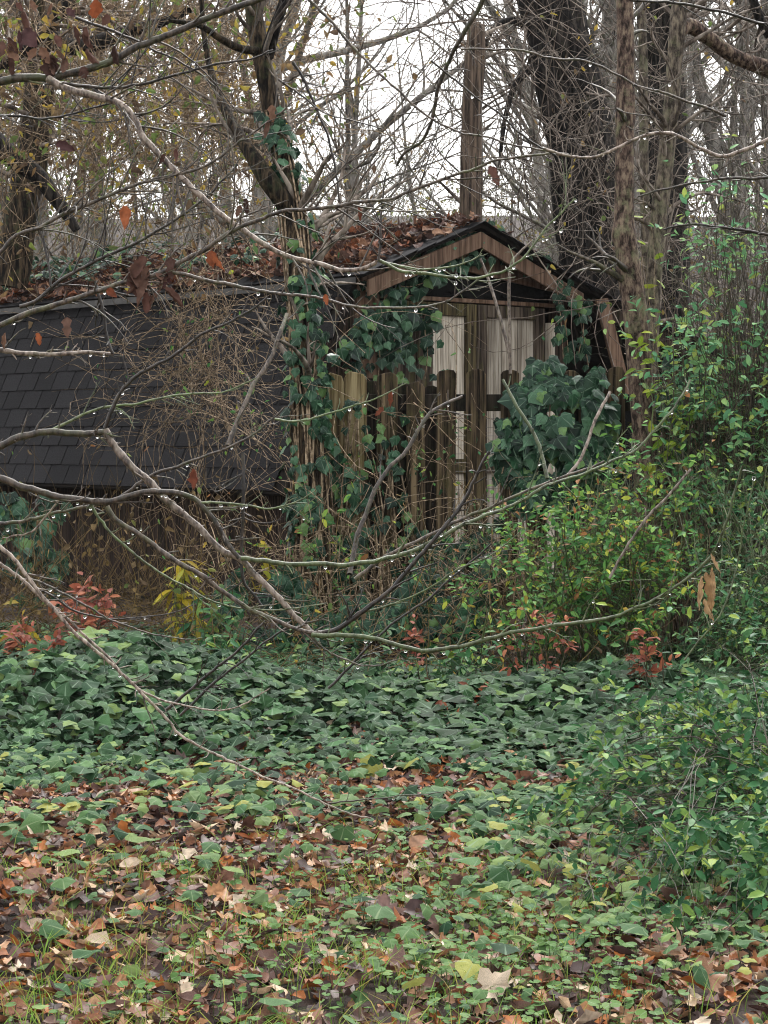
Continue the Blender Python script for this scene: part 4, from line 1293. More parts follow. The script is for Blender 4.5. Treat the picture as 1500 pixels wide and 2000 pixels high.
# --- the great leaning twin trunk beyond the shed
BD = 23.5
t = thing('leaning_tree', 'huge dark furrowed trunk leaning left behind the shed, two stems grown together', 'tree', at(1150, 640, BD))
trunk(t, [(1168, 760, BD, 62), (1165, 640, BD, 52), (1168, 520, BD, 46), (1170, 430, BD, 42), (1160, 330, BD, 46), (1143, 230, BD, 50), (1120, 120, BD, 50), (1096, 30, BD, 48), (1070, -80, BD, 46)], 'bark_dark', 40, 150, .16, 15, seed=41)
trunk(t, [(1138, 760, BD - .1, 36), (1128, 560, BD - .1, 34), (1122, 450, BD - .15, 34), (1110, 350, BD - .15, 34), (1092, 240, BD - .1, 32), (1068, 130, BD - .05, 28), (1046, 40, BD, 24), (1022, -60, BD, 22)], 'bark_dark', 30, 130, .16, 11, seed=42)
for k, pts in enumerate([[(1105, 130, BD, 9), (1130, 190, BD - .3, 7), (1170, 240, BD - .6, 5), (1190, 300, BD - .8, 3)], [(1060, 120, BD, 9), (1010, 160, BD - .3, 7), (985, 240, BD - .5, 5), (975, 330, BD - .6, 3)], [(1045, 60, BD, 9), (1000, 40, BD - .3, 8), (960, 60, BD - .5, 5), (940, 120, BD - .6, 3)]]):
    P, R = trunk(t, pts, 'bark_dark', 8, 24, .06, 5, name='limb', seed=43 + k)
    twigs_on(t, P, R, 24, .5, 2.2, 'brush', 'twigs', K=9, t0=.1, seed=46 + k, up=-.3, jit=.1)
# dark heavy trunk behind the pale saplings
t = thing('dark_tree', 'broad dark trunk standing far behind the thin saplings on the right', 'tree', at(1300, 700, 24.5))
trunk(t, [(1296, 800, 24.5, 62), (1298, 620, 24.5, 50), (1302, 480, 24.5, 44), (1300, 330, 24.5, 43), (1295, 180, 24.5, 40), (1288, 60, 24.5, 40), (1275, -60, 24.5, 40)], 'bark_dark', 34, 130, .15, 13, seed=51)
P, R = trunk(t, [(1308, 80, 24.4, 20), (1330, 20, 24.2, 18), (1350, -60, 24, 16)], 'bark_dark', 12, 20, .1, 8, name='limb', seed=52)
twigs_on(t, P, R, 14, .6, 2.4, 'brush', 'twigs', K=9, t0=.0, seed=54, up=-.1)
# broken snag behind the apex
t = thing('broken_snag', 'broken dead trunk with splintered orange top rising behind the shed ridge', 'tree', at(922, 600, 21.5))
P, R = trunk(t, [(918, 640, 21.5, 24), (918, 480, 21.5, 23), (919, 350, 21.5, 22), (922, 240, 21.5, 21), (926, 140, 21.5, 20.5), (928, 82, 21.5, 19), (929, 60, 21.5, 17.5)], 'snag', 20, 110, .08, 9, seed=61, cap=True)
t_ivy = twigs_on(t, P, R, 8, .2, .6, 'brush', 'twigs', K=7, t0=.2, seed=64)
# dark trunks in the tangle at the left
t = thing('dark_tree', 'dark upright trunk inside the brown vine tangle left of the shed', 'tree', at(60, 500, 20))
P, R = trunk(t, [(20, 560, 20, 34), (45, 400, 20, 32), (62, 300, 20, 31), (75, 200, 20, 30), (85, 120, 20, 29), (92, 0, 20, 28), (98, -60, 20, 28)], 'bark_ivy', 20, 90, .1, 9, seed=71)
trunk(t, [(95, 70, 20, 16), (140, 92, 19.8, 17), (190, 84, 19.6, 16), (250, 62, 19.4, 13), (310, 45, 19.2, 10), (370, 20, 19, 7)], 'bark_dark', 14, 40, .1, 8, name='limb', seed=72)
twigs_on(t, P, R, 30, .5, 1.8, 'brush', 'twigs', K=9, t0=.15, seed=74)
t = thing('fallen_limb', 'thick dark limb slanting down through the tangle at the far left', 'branch', at(60, 330, 18.6))
P, R = trunk(t, [(-60, 235, 18.6, 24), (0, 288, 18.6, 22), (40, 318, 18.6, 20), (75, 345, 18.6, 17), (110, 390, 18.6, 13), (150, 450, 18.6, 8)], 'bark_dark', 14, 40, .1, 8, name='stem', seed=81)
t = thing('fallen_limb', 'dark bough crossing the top left corner behind the dead leaves', 'branch', at(60, 60, 17.5))
P, R = trunk(t, [(-60, 150, 17.5, 9), (30, 115, 17.5, 11), (75, 70, 17.5, 12), (130, 10, 17.5, 13), (165, -60, 17.5, 14)], 'bark_dark', 12, 40, .1, 8, name='stem', seed=82)
twigs_on(t, P, R, 16, .5, 1.4, 'brush', 'twigs', K=9, t0=.1, seed=84)
t = thing('mossy_bough', 'dark mossy bough in the top right corner against the sky', 'branch', at(1490, 60, 15.5))
P, R = trunk(t, [(1455, -60, 15.5, 9), (1475, 10, 15.5, 9), (1495, 55, 15.5, 10), (1530, 100, 15.5, 12)], 'bark_dark', 12, 30, .1, 8, name='stem', seed=86)
twigs_on(t, P, R, 14, .4, 1.2, 'brush', 'twigs', K=9, t0=.0, seed=87, dirs=(-.5, 0, -.2))

# --- bare woodland on the bank beyond
def tree_mesh(seed, H, r0, nb):
    r = np.random.default_rng(seed)
    K = 16
    base = np.zeros((1, 3)); base[0, 2] = -.4
    C = wander(base, [[r.normal(0, .05), r.normal(0, .05), 1]], K, (H + .4) / (K - 1), .022, np.array([0, 0, .04]), r)
    R = r0 * (1 - np.linspace(0, 1, K) * .85)[None]
    V, F, uv, ti = tubes(C, R, 9)
    f = 1 + .12 * (vnoise(V * 5) - .5)
    ctr = np.repeat(C[0], 9, 0); V = ctr + (V - ctr) * f[:, None]
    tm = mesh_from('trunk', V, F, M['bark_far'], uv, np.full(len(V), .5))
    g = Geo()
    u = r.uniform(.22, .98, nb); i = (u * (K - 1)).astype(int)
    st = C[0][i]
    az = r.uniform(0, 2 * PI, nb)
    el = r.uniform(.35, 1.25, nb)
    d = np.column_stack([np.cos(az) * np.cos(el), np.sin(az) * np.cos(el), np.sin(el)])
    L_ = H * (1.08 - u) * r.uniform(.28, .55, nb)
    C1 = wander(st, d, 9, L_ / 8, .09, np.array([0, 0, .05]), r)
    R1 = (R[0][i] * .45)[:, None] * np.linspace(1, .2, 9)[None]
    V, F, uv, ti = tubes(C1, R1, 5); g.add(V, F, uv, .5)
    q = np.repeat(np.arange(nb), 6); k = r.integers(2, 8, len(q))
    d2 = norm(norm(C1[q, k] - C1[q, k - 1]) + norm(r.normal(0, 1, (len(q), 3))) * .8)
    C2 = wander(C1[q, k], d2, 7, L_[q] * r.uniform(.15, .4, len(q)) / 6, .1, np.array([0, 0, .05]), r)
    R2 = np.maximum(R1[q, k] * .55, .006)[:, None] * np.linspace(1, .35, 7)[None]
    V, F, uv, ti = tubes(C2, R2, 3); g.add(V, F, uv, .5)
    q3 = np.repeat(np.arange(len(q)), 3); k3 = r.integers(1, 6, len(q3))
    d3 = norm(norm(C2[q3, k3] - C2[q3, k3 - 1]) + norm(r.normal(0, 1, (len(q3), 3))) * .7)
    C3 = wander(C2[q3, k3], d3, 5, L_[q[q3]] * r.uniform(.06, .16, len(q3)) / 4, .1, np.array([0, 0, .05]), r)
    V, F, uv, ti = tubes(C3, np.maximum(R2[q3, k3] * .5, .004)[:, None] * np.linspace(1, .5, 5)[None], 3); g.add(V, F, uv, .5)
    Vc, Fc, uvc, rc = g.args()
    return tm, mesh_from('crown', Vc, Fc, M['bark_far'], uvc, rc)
protos = []
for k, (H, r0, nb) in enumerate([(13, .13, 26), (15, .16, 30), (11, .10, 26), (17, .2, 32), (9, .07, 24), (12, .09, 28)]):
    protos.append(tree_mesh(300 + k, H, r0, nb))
NEARLAB = 'thin bare grey woodland tree among many on the bank behind the shed'
def bare_tree(px, D, k, sc, label=NEARLAB, group='bare woodland trees on the bank'):
    x = (px - CX) / FPX * D
    e = thing('bare_tree', label, 'tree', (x, D, float(gz(x, D)[0])), group)
    e.rotation_euler = (0, 0, random.uniform(0, 6.28)); e.scale = (sc, sc, sc * random.uniform(.9, 1.15))
    link('trunk', protos[k][0], e); link('crown', protos[k][1], e)
r_ = random.Random(5)
bare_tree(668, 38, 4, 1.2, 'pale bare tree in the left part of the sky gap, thicker of a close pair', None)
bare_tree(692, 39, 4, 1.12, 'pale bare tree in the left part of the sky gap, thinner of a close pair', None)
spots = []
for tries in range(4000):
    if len(spots) >= 52: break
    D = r_.uniform(25, 62); px = r_.uniform(-70, 1570)
    if 500 < px < 1060 and (D < 48 or r_.random() < .6): continue      # the gap where the sky shows
    if all(abs(px - a) * D / FPX > .5 or abs(D - b) > 2 for a, b in spots):
        spots.append((px, D))
for px, D in spots:
    k = r_.randrange(6); sc = r_.uniform(.75, 1.15)
    if 500 < px < 1060: sc *= .55
    if px < 500:
        bare_tree(px, D, k, sc, 'thin bare tree showing through the vine tangle left of the forked tree', 'bare trees behind the vine tangle')
    elif px < 1060:
        bare_tree(px, D, k, sc, 'small thin bare tree far off in the bright sky gap above the shed', 'small bare trees in the sky gap')
    else:
        bare_tree(px, D, k, sc, 'thin bare grey tree on the bank behind the leaning and dark trunks', 'bare trees behind the dark trunks')

# thin stems, brambles and fading leaves of the thicket beyond the shed
def thicket(name, label, n, px0, px1, D0, D1, H0, H1, mat, leafmat, nleaf, S=(.03, .08), rad=(.004, .012), jit=.07, lean=.25, topmul=None, seed=1):
    r = np.random.default_rng(seed)
    D = r.uniform(D0, D1, n); x = (r.uniform(px0, px1, n) - CX) / FPX * D
    st = np.column_stack([x, D, gz(x, D) - .1])
    d = np.column_stack([r.normal(0, lean, n), r.normal(0, lean, n), np.ones(n)])
    Hh = r.uniform(H0, H1, n)
    if topmul is not None: Hh = Hh * topmul(CX + FPX * x / D)
    C = wander(st, d, 12, Hh / 11, jit, None, r)
    g = Geo()
    R = r.uniform(*rad, n)[:, None] * np.linspace(1, .25, 12)[None]
    V, F, uv, ti = tubes(C, R, 3); g.add(V, F, uv, r.random(n)[ti])
    q = np.repeat(np.arange(n), 5); k = r.integers(3, 11, len(q))
    d2 = norm(norm(C[q, k] - C[q, k - 1]) + norm(r.normal(0, 1, (len(q), 3))) * .9)
    C2 = wander(C[q, k], d2, 6, Hh[q] * r.uniform(.12, .35, len(q)) / 5, jit * 1.4, None, r)
    V, F, uv, ti = tubes(C2, (R[q, k] * .6)[:, None] * np.linspace(1, .4, 6)[None], 3); g.add(V, F, uv, r.random(len(q))[ti])
    o = tag(g.obj(name, M[mat], base=(0, D0, 0)), label, 'undergrowth', kind='stuff')
    if nleaf:
        i = r.integers(0, len(C2), nleaf); k = r.integers(1, 6, nleaf)
        P = C2[i, k] + r.normal(0, .05, (nleaf, 3))
        lf = scatter(SIMPLE, P, frames(r.normal(0, 1, (nleaf, 3)), r.normal(0, 1, (nleaf, 3)) + np.array([0, -.4, .6])), r.uniform(*S, nleaf), r.random(nleaf))
        lo = lf.obj(name + '_leaves', M[leafmat], o); lo['kind'] = 'stuff'
    return o
thicket('woodland_thicket', 'grey brown brambles and saplings filling the bank behind the shed', 520, -150, 1650, 23, 40, 1.2, 3.6, 'brush', 'wood_leaf', 9000, (.04, .09), seed=101, topmul=lambda p: np.where((p > 560) & (p < 1020), .95, 1.1))
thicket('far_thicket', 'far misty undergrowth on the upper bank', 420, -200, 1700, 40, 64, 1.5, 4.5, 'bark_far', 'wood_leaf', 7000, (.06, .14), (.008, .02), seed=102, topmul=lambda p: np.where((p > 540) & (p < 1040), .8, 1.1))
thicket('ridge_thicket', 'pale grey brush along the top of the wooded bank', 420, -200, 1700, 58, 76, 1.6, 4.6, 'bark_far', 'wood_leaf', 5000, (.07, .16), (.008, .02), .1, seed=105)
thicket('shed_thicket', 'bushy green and yellow undergrowth just behind the shed roof', 380, -100, 1120, 22.5, 26, 1.4, 3.0, 'brush', 'lime', 2600, (.04, .08), (.003, .009), .12, seed=103)
thicket('right_thicket', 'brown brambles behind the fence on the right', 340, 1080, 1650, 18.5, 24, 1.2, 4.6, 'brush', 'wood_leaf', 2600, (.03, .07), (.003, .01), .2, .6, seed=104)

# the brown tangle of vines and dead leaves at the upper left
def vine_tangle(name, label, n, px, py, D, L, mat, seed, jit=.2, pull=-.03, r0=(.002, .006), leaf=None, nleaf=0, S=(.04, .09), K=13):
    r = np.random.default_rng(seed)
    dd = r.uniform(*D, n)
    st = np.array([at(a, b, c) for a, b, c in zip(r.uniform(*px, n), r.uniform(*py, n), dd)])
    d = norm(r.normal(0, 1, (n, 3)) * np.array([1, .5, 1]))
    C = wander(st, d, K, r.uniform(*L, n) / (K - 1), jit, np.array([0, 0, pull]), r)
    V, F, uv, ti = tubes(C, r.uniform(*r0, n)[:, None] * np.linspace(1, .5, K)[None], 3)
    o = tag(obj(name, V, F, M[mat], None, uv, r.random(n)[ti]), label, 'vines', kind='stuff')
    if nleaf:
        i = r.integers(0, n, nleaf); k = r.integers(1, K, nleaf)
        P = C[i, k] + r.normal(0, .04, (nleaf, 3))
        ax = np.column_stack([r.normal(0, .6, nleaf), r.normal(0, .5, nleaf), -.7 + r.normal(0, .5, nleaf)])
        lf = scatter(CURLL + SIMPLE + CURLL, P, frames(ax, r.normal(0, 1, (nleaf, 3)) + np.array([0, -.6, .3])), r.uniform(*S, nleaf), r.random(nleaf))
        lo = lf.obj(name + '_leaves', M[leaf], o); lo['kind'] = 'stuff'
    return o
vine_tangle('vine_tangle', 'brown tangle of dry vines hung with fading leaves left of the forked tree', 850, (-60, 545), (-80, 330), (20.5, 25.5), (1.0, 3.6), 'vine', 201, .2, -.03, (.003, .009), 'tangle_leaf', 2800, (.05, .12))
vine_tangle('vine_tangle', 'finer tangle of dry vines and yellowing leaves nearest the forked tree at upper left', 360, (-60, 500), (-80, 360), (14.6, 17.0), (.7, 2.4), 'vine', 211, .22, -.05, (.002, .005), 'tangle_leaf', 1900, (.04, .1))
vine_tangle('hanging_vines', 'dry vines hanging thickly over the dark shingles', 230, (345, 450), (550, 860), (14.8, 15.4), (.6, 2.0), 'vine', 202, .3, -.14, (.002, .0045), 'privet_bright', 110, (.03, .06))
vine_tangle('hanging_vines', 'dry vines drooping from above beside the broken snag', 60, (780, 1010), (-40, 120), (19, 21), (1.2, 2.6), 'brush', 203, .1, -.14, (.003, .008))
vine_tangle('vine_tangle', 'brown vines and twigs tangled among the trunks at the right', 330, (1060, 1540), (-40, 650), (16, 22), (.8, 3.0), 'brush', 204, .16, -.02, (.002, .007), 'tangle_leaf', 260, (.04, .09))
vine_tangle('fence_brush', 'thin dry twigs tangled along the foot of the fence', 300, (380, 1050), (1060, 1240), (12.6, 13.7), (.3, 1.3), 'vine', 205, .18, .02, (.0015, .004), 'privet_bright', 260, (.025, .05))
vine_tangle('fence_vines', 'dry vines looping over the pickets in the middle of the fence', 40, (560, 980), (700, 1000), (13.55, 13.9), (.5, 1.6), 'vine', 212, .24, -.1, (.0015, .004), 'privet', 160, (.03, .06))
vine_tangle('dry_stalks', 'tall dead stalks standing among the ivy before the shed and fence', 230, (-40, 1300), (1240, 1330), (10.4, 12.6), (.4, 1.3), 'dry', 213, .1, .05, (.0012, .0035), 'tangle_leaf', 500, (.025, .06))
vine_tangle('dry_stalks', 'dry brown stalks and seed heads in front of the brown lower wall', 330, (-40, 420), (1160, 1240), (12.6, 14.6), (.5, 1.25), 'dry', 206, .07, .06, (.0015, .004), 'dry', 800, (.025, .07))

# ------------------------------------------------------------------ leafy shrubs
def shrub(name, label, cat, roots, tips, n, mat, tmpl, key, S, per, nmax, stemmat='twig_green', sr=.004, arch=.35, seed=1, kids=3, kidL=.45, droop=.25, prio=None):
    """arching stems from root points to tip points (px, py, depth boxes), leaves in pairs along the upper stems"""
    r = np.random.default_rng(seed)
    def samp(boxes, m):
        w = np.array([b[6] if len(b) > 6 else 1 for b in boxes], float); c = r.choice(len(boxes), m, p=w / w.sum())
        out = []
        for j in c:
            b = boxes[j]
            out.append(at(r.uniform(b[0], b[1]), r.uniform(b[2], b[3]), r.uniform(b[4], b[5])))
        return np.array(out)
    rt, tp = samp(roots, n), samp(tips, n)
    rt[:, 2] = gz(rt[:, 0], rt[:, 1])
    t = thing(name, label, cat, rt.mean(0))
    mid = rt * .45 + tp * .55; L_ = np.linalg.norm(tp - rt, axis=1)
    mid[:, 2] += arch * L_ * r.uniform(.3, 1, n)
    mid += r.normal(0, .05, (n, 3)) * L_[:, None]
    K = 12; tt = np.linspace(0, 1, K)[None, :, None]
    C = (1 - tt) ** 2 * rt[:, None] + 2 * tt * (1 - tt) * mid[:, None] + tt ** 2 * tp[:, None]
    C = C + np.cumsum(r.normal(0, .006, C.shape), 1) * L_[:, None, None]
    g = Geo()
    R = sr * r.uniform(.6, 1.4, n)[:, None] * np.linspace(1.3, .3, K)[None]
    V, F, uv, ti = tubes(C, R, 3); g.add(V, F, uv, r.random(n)[ti])
    paths = [C[:, 4:]]
    q = np.repeat(np.arange(n), kids); k = r.integers(4, K - 1, len(q))
    T = norm(C[q, k + 1] - C[q, k])
    d = norm(T * .8 + norm(np.cross(T, r.normal(0, 1, (len(q), 3)))) + np.array([0, 0, .1]))
    C2 = wander(C[q, k], d, 7, kidL * r.uniform(.4, 1.2, len(q)) / 6, .07, np.array([0, 0, -droop * .1]), r)
    V, F, uv, ti = tubes(C2, (R[q, k] * .55)[:, None] * np.linspace(1, .3, 7)[None], 3); g.add(V, F, uv, r.random(len(q))[ti])
    paths.append(C2)
    o = g.obj('stems', M[stemmat], t); o['kind'] = 'stuff'
    LP, LA, LN = [], [], []
    for C_, m in ((paths[0], per), (paths[1], per)):
        n_, K_, _ = C_.shape
        tot = int(n_ * m)
        i = r.integers(0, n_, tot); f = r.uniform(0.05, .999, tot) * (K_ - 1); j = f.astype(int); f = (f - j)[:, None]
        p = C_[i, j] * (1 - f) + C_[i, np.minimum(j + 1, K_ - 1)] * f
        T = norm(C_[i, np.minimum(j + 1, K_ - 1)] - C_[i, j])
        sd = norm(np.cross(T, np.array([0, 0, 1.0]) + r.normal(0, .5, (tot, 3)))) * r.choice([-1, 1], tot)[:, None]
        a = norm(sd + T * .6 + np.array([0, 0, -droop]) + r.normal(0, .25, (tot, 3)))
        LP.append(p + a * .004); LA.append(a); LN.append(norm(np.array([0, -.25, 1]) + r.normal(0, .45, (tot, 3))))
    P, A_, Nn = np.concatenate(LP), np.concatenate(LA), np.concatenate(LN)
    if len(P) > 600:
        kp = r.random(len(P)) < np.clip((vnoise(P * 5.5 + seed) - .42) * 6, .06, 1)
        P, A_, Nn = P[kp], A_[kp], Nn[kp]
    leaves(t, 'leaf', 'foliage', tmpl, key, P, frames(A_, Nn), r.uniform(*S, len(P)), r.random(len(P)), M[mat], nmax)
    return t

# big privet in the right foreground
shrub('privet_bush', 'large dark green privet bush spilling in from the right over the fallen leaves', 'bush',
      [(1420, 1750, 1750, 1900, 6.6, 8.4)],
      [(1180, 1420, 1330, 1480, 7.6, 9.0, 1.6), (1120, 1500, 1480, 1650, 6.6, 8.2, 2.2), (1150, 1500, 1650, 1850, 6.0, 7.2, 1.6), (1330, 1600, 1850, 2010, 5.3, 6.4, 1.8), (1250, 1500, 1700, 1900, 5.8, 6.8, 1.2), (1400, 1650, 1250, 1450, 7.5, 9.0, 1.2), (1060, 1220, 1560, 1720, 7.2, 8.2, .7)],
      400, 'privet', OVAL, 'privet', (.034, .06), 11, 260, 'twig', .0028, seed=301, kids=4, kidL=.32, arch=.25)
shrub('privet_sprig', 'loose low sprigs of small leaves at the left edge of the privet bush', 'bush',
      [(1100, 1450, 1700, 1850, 6.2, 7.4)], [(980, 1250, 1560, 1800, 6.0, 7.6), (1100, 1400, 1800, 1980, 5.4, 6.2)],
      60, 'privet', OVAL, 'privet2', (.026, .045), 7, 40, 'twig', .0022, seed=302, kids=3, kidL=.25, arch=.4)
# bright bush at mid right before the fence
shrub('bright_bush', 'bright green and yellow leaved bush before the fence right of centre', 'bush',
      [(1010, 1330, 1300, 1350, 11.8, 12.8)],
      [(885, 1180, 950, 1130, 11.2, 12.6, 1.6), (1050, 1330, 930, 1150, 11.0, 12.6, 1.8), (960, 1350, 1080, 1290, 10.6, 12.0, 1.3), (1180, 1400, 850, 1000, 11.5, 13, 1.4), (850, 1000, 1000, 1240, 11.4, 12.6, .8), (1080, 1250, 880, 980, 11.8, 12.8, .9)],
      190, 'privet_bright', OVAL, 'bright', (.036, .064), 8, 200, seed=303, kids=4, kidL=.35, arch=.2)
shrub('green_bush', 'dense green bush with fine leaves at the right edge, before the fence', 'bush',
      [(1380, 1700, 1280, 1340, 11.0, 12.6)],
      [(1280, 1620, 830, 1000, 11.2, 13, 1.5), (1330, 1650, 1000, 1200, 10.4, 12, 1.8), (1330, 1620, 1180, 1330, 10, 11.2, 1.2)],
      210, 'privet', OVAL, 'green', (.03, .055), 8, 200, seed=304, kids=4, kidL=.36, arch=.2)
shrub('tall_shrub', 'tall loose shrub with small pale green leaves rising over the fence at right', 'bush',
      [(1330, 1560, 1250, 1320, 13.0, 13.6)],
      [(1290, 1420, 420, 660, 12.8, 13.6, 1), (1380, 1560, 230, 560, 12.6, 13.6, 1.9), (1310, 1600, 560, 860, 12.4, 13.4, 2.4)],
      165, 'pale_green', OVAL, 'tall', (.045, .085), 7, 150, 'twig', .006, .05, seed=305, kids=5, kidL=.6)
shrub('yellow_vine', 'yellow green heart leaved vine climbing the pale lichened stem', 'vine',
      [(1262, 1275, 1000, 1100, 14.55, 14.7)], [(1262, 1276, 330, 420, 14.6, 14.75), (1258, 1290, 450, 560, 14.55, 14.7)],
      7, 'lime', HEART, 'heart', (.05, .1), 6, 40, 'vine', .004, .0, seed=306, kids=1, kidL=.15)
shrub('yellow_sprig', 'spray of bright yellow green leaves hanging over the slim tree trunk', 'vine',
      [(1330, 1390, 1000, 1100, 13.2, 13.4)], [(1215, 1310, 600, 720, 13.1, 13.35)],
      8, 'lime', OVAL, 'sprig', (.06, .1), 5, 50, 'twig', .004, .25, seed=307, kids=2, kidL=.22)
# small red, yellow and rusty plants
for k, (lab, r0, tb, nn, mt, tm, S) in enumerate([
    ('small shrub with dusky red leaves by the brown lower wall of the shed', (150, 180, 1330, 1340, 11.3, 11.5), (110, 220, 1120, 1190, 11.2, 11.5), 12, 'red', OVAL, (.06, .095)),
    ('low sprig of coral red leaves at the left edge of the ivy', (35, 65, 1380, 1390, 10.3, 10.4), (10, 80, 1205, 1250, 10.2, 10.4), 6, 'red', OVAL, (.055, .08)),
    ('tiny coral red sprig in the ivy right of the low one', (85, 105, 1380, 1390, 10.2, 10.3), (75, 110, 1240, 1280, 10.0, 10.2), 5, 'red', OVAL, (.045, .065)),
    ('red leaved sprigs under the bright green bush', (1000, 1080, 1400, 1420, 10.5, 10.7), (970, 1130, 1170, 1260, 10.3, 10.6), 8, 'red', OVAL, (.04, .06)),
    ('drooping dark red leaves hanging right of the bright bush\'s bare stems', (1250, 1300, 1400, 1420, 10.4, 10.6), (1225, 1305, 1200, 1310, 10.2, 10.5), 8, 'red', OVAL, (.04, .07)),
    ('orange brown leaved sprig in the ivy below the bright bush', (890, 930, 1400, 1420, 10.2, 10.4), (870, 950, 1335, 1390, 10.0, 10.3), 9, 'rust', OVAL, (.04, .06)),
    ('rusty dead sprig in the ivy left of the orange one', (840, 870, 1460, 1480, 9.8, 9.9), (830, 900, 1390, 1450, 9.6, 9.9), 7, 'rust', OVAL, (.04, .06)),
    ('pale red leaf sprig at the foot of the middle pickets', (800, 830, 1390, 1400, 10.8, 10.9), (780, 840, 1195, 1245, 10.7, 10.9), 3, 'red', OVAL, (.04, .06)),
    ('orange leaves of a small sprig below the bright bush\'s stems', (1130, 1180, 1430, 1440, 10.1, 10.3), (1140, 1190, 1370, 1400, 10, 10.2), 4, 'rust', OVAL, (.04, .06)),
]):
    shrub('red_sprig', lab, 'plant', [r0], [tb], nn, mt, tm, 'red%d' % k, S, 4, 30, 'twig', .003, .15, seed=330 + k, kids=2, kidL=.12)
shrub('yellow_weed', 'tall weed with long drooping yellow leaves before the shingled wall\'s foot', 'plant', [(340, 390, 1235, 1250, 12.3, 12.5)], [(330, 385, 1050, 1160, 12.2, 12.5)], 9, 'yellow', LANCE, 'yw1', (.1, .17), 4, 40, 'twig_green', .004, .05, seed=351, kids=1, kidL=.15, droop=.9)
shrub('yellow_weed', 'thin weed with narrow yellow blades at the left end of the fence', 'plant', [(490, 545, 1180, 1200, 13.2, 13.4)], [(485, 550, 1030, 1100, 13.2, 13.4)], 5, 'yellow', LANCE, 'yw2', (.1, .16), 3, 16, 'twig_green', .003, .05, seed=352, kids=1, kidL=.1, droop=.9)
shrub('yellow_weed', 'weed with one large yellow leaf at the far left by the dry stalks', 'plant', [(38, 50, 1250, 1262, 12.0, 12.1)], [(38, 48, 1150, 1170, 12.0, 12.1)], 2, 'yellow', LANCE, 'yw3', (.12, .18), 2, 6, 'twig_green', .003, .05, seed=353, kids=1, kidL=.06, droop=.9)
shrub('green_weed', 'green leaved weed at the foot of the yellow weed', 'plant', [(370, 440, 1245, 1260, 12.0, 12.2)], [(360, 440, 1130, 1215, 11.9, 12.1)], 9, 'privet', LANCE, 'gw', (.08, .14), 4, 30, 'twig_green', .003, .15, seed=354, kids=1, kidL=.12, droop=.7)
shrub('green_weed', 'pale green sprigs growing up before the pale pickets', 'plant', [(640, 720, 1230, 1250, 13.3, 13.5)], [(650, 740, 930, 1060, 13.2, 13.5), (600, 700, 990, 1060, 13.2, 13.5)], 7, 'privet_bright', OVAL, 'gw2', (.05, .08), 2, 24, 'twig_green', .003, .1, seed=355, kids=2, kidL=.2)

for k, (lab, x0, x1) in enumerate([('leafy weed sprigs at the ivy\'s back edge under the sagging grey limb', 400, 560), ('leafy weed sprigs before the ivy drift under the lowest fork', 580, 780), ('leafy weed sprigs left of the red ones at the bright bush\'s foot', 800, 960)]):
    shrub('green_weed', lab, 'plant', [(x0, x1, 1380, 1400, 10.6, 10.9)], [(x0 - 20, x1 + 20, 1180, 1300, 10.5, 11.0)], 13, 'ivy' if k % 2 else 'privet', OVAL, 'wd%d' % k, (.04, .07), 4, 40, 'twig', .002, .15, seed=370 + k, kids=2, kidL=.16)
# twin thin saplings against the doors
for lab, pts in (('upright thin dead stem before the right shed door', [(997, 730, 13.9, 3.2), (995, 650, 13.9, 3.2), (994, 580, 13.9, 3), (997, 520, 13.9, 2.8), (1016, 492, 13.9, 2.4), (1040, 470, 13.9, 1.5)]),
                 ('slanting thin dead stem before the right shed door', [(995, 690, 13.9, 3.4), (982, 640, 13.92, 3.2), (965, 580, 13.95, 3), (950, 535, 14, 2.8), (938, 505, 14, 2.4)])):
    t = thing('dead_stem', lab, 'stem', at(997, 730, 13.9))
    trunk(t, pts, 'twig_pale', 8, 24, .05, 4, name='stem', seed=401)

# ------------------------------------------------------------------ branches hanging in from the left and right
def add_leaf(parent, px, py, D, size_px, mat, k, ang=0.0, seed=0, tmpl=CURL):
    """a dead leaf hanging from a branch; ang turns it in the picture plane, 0 hangs straight down"""
    r = np.random.default_rng(seed + 900)
    p = at(px, py, D)
    ax = np.array([[math.sin(ang), r.normal(0, .2), -math.cos(ang)]])
    nr = np.array([[r.normal(0, .4), -1, r.normal(.2, .3)]])
    S = np.array([size_px * mpp(D)])
    if mat == 'tan': tmpl = CURLN
    g = scatter(tmpl, p[None], frames(ax, nr), S, np.array([r.random()]), np.array([k % len(tmpl)]))
    return g.obj('dead_leaf', M[mat], parent)

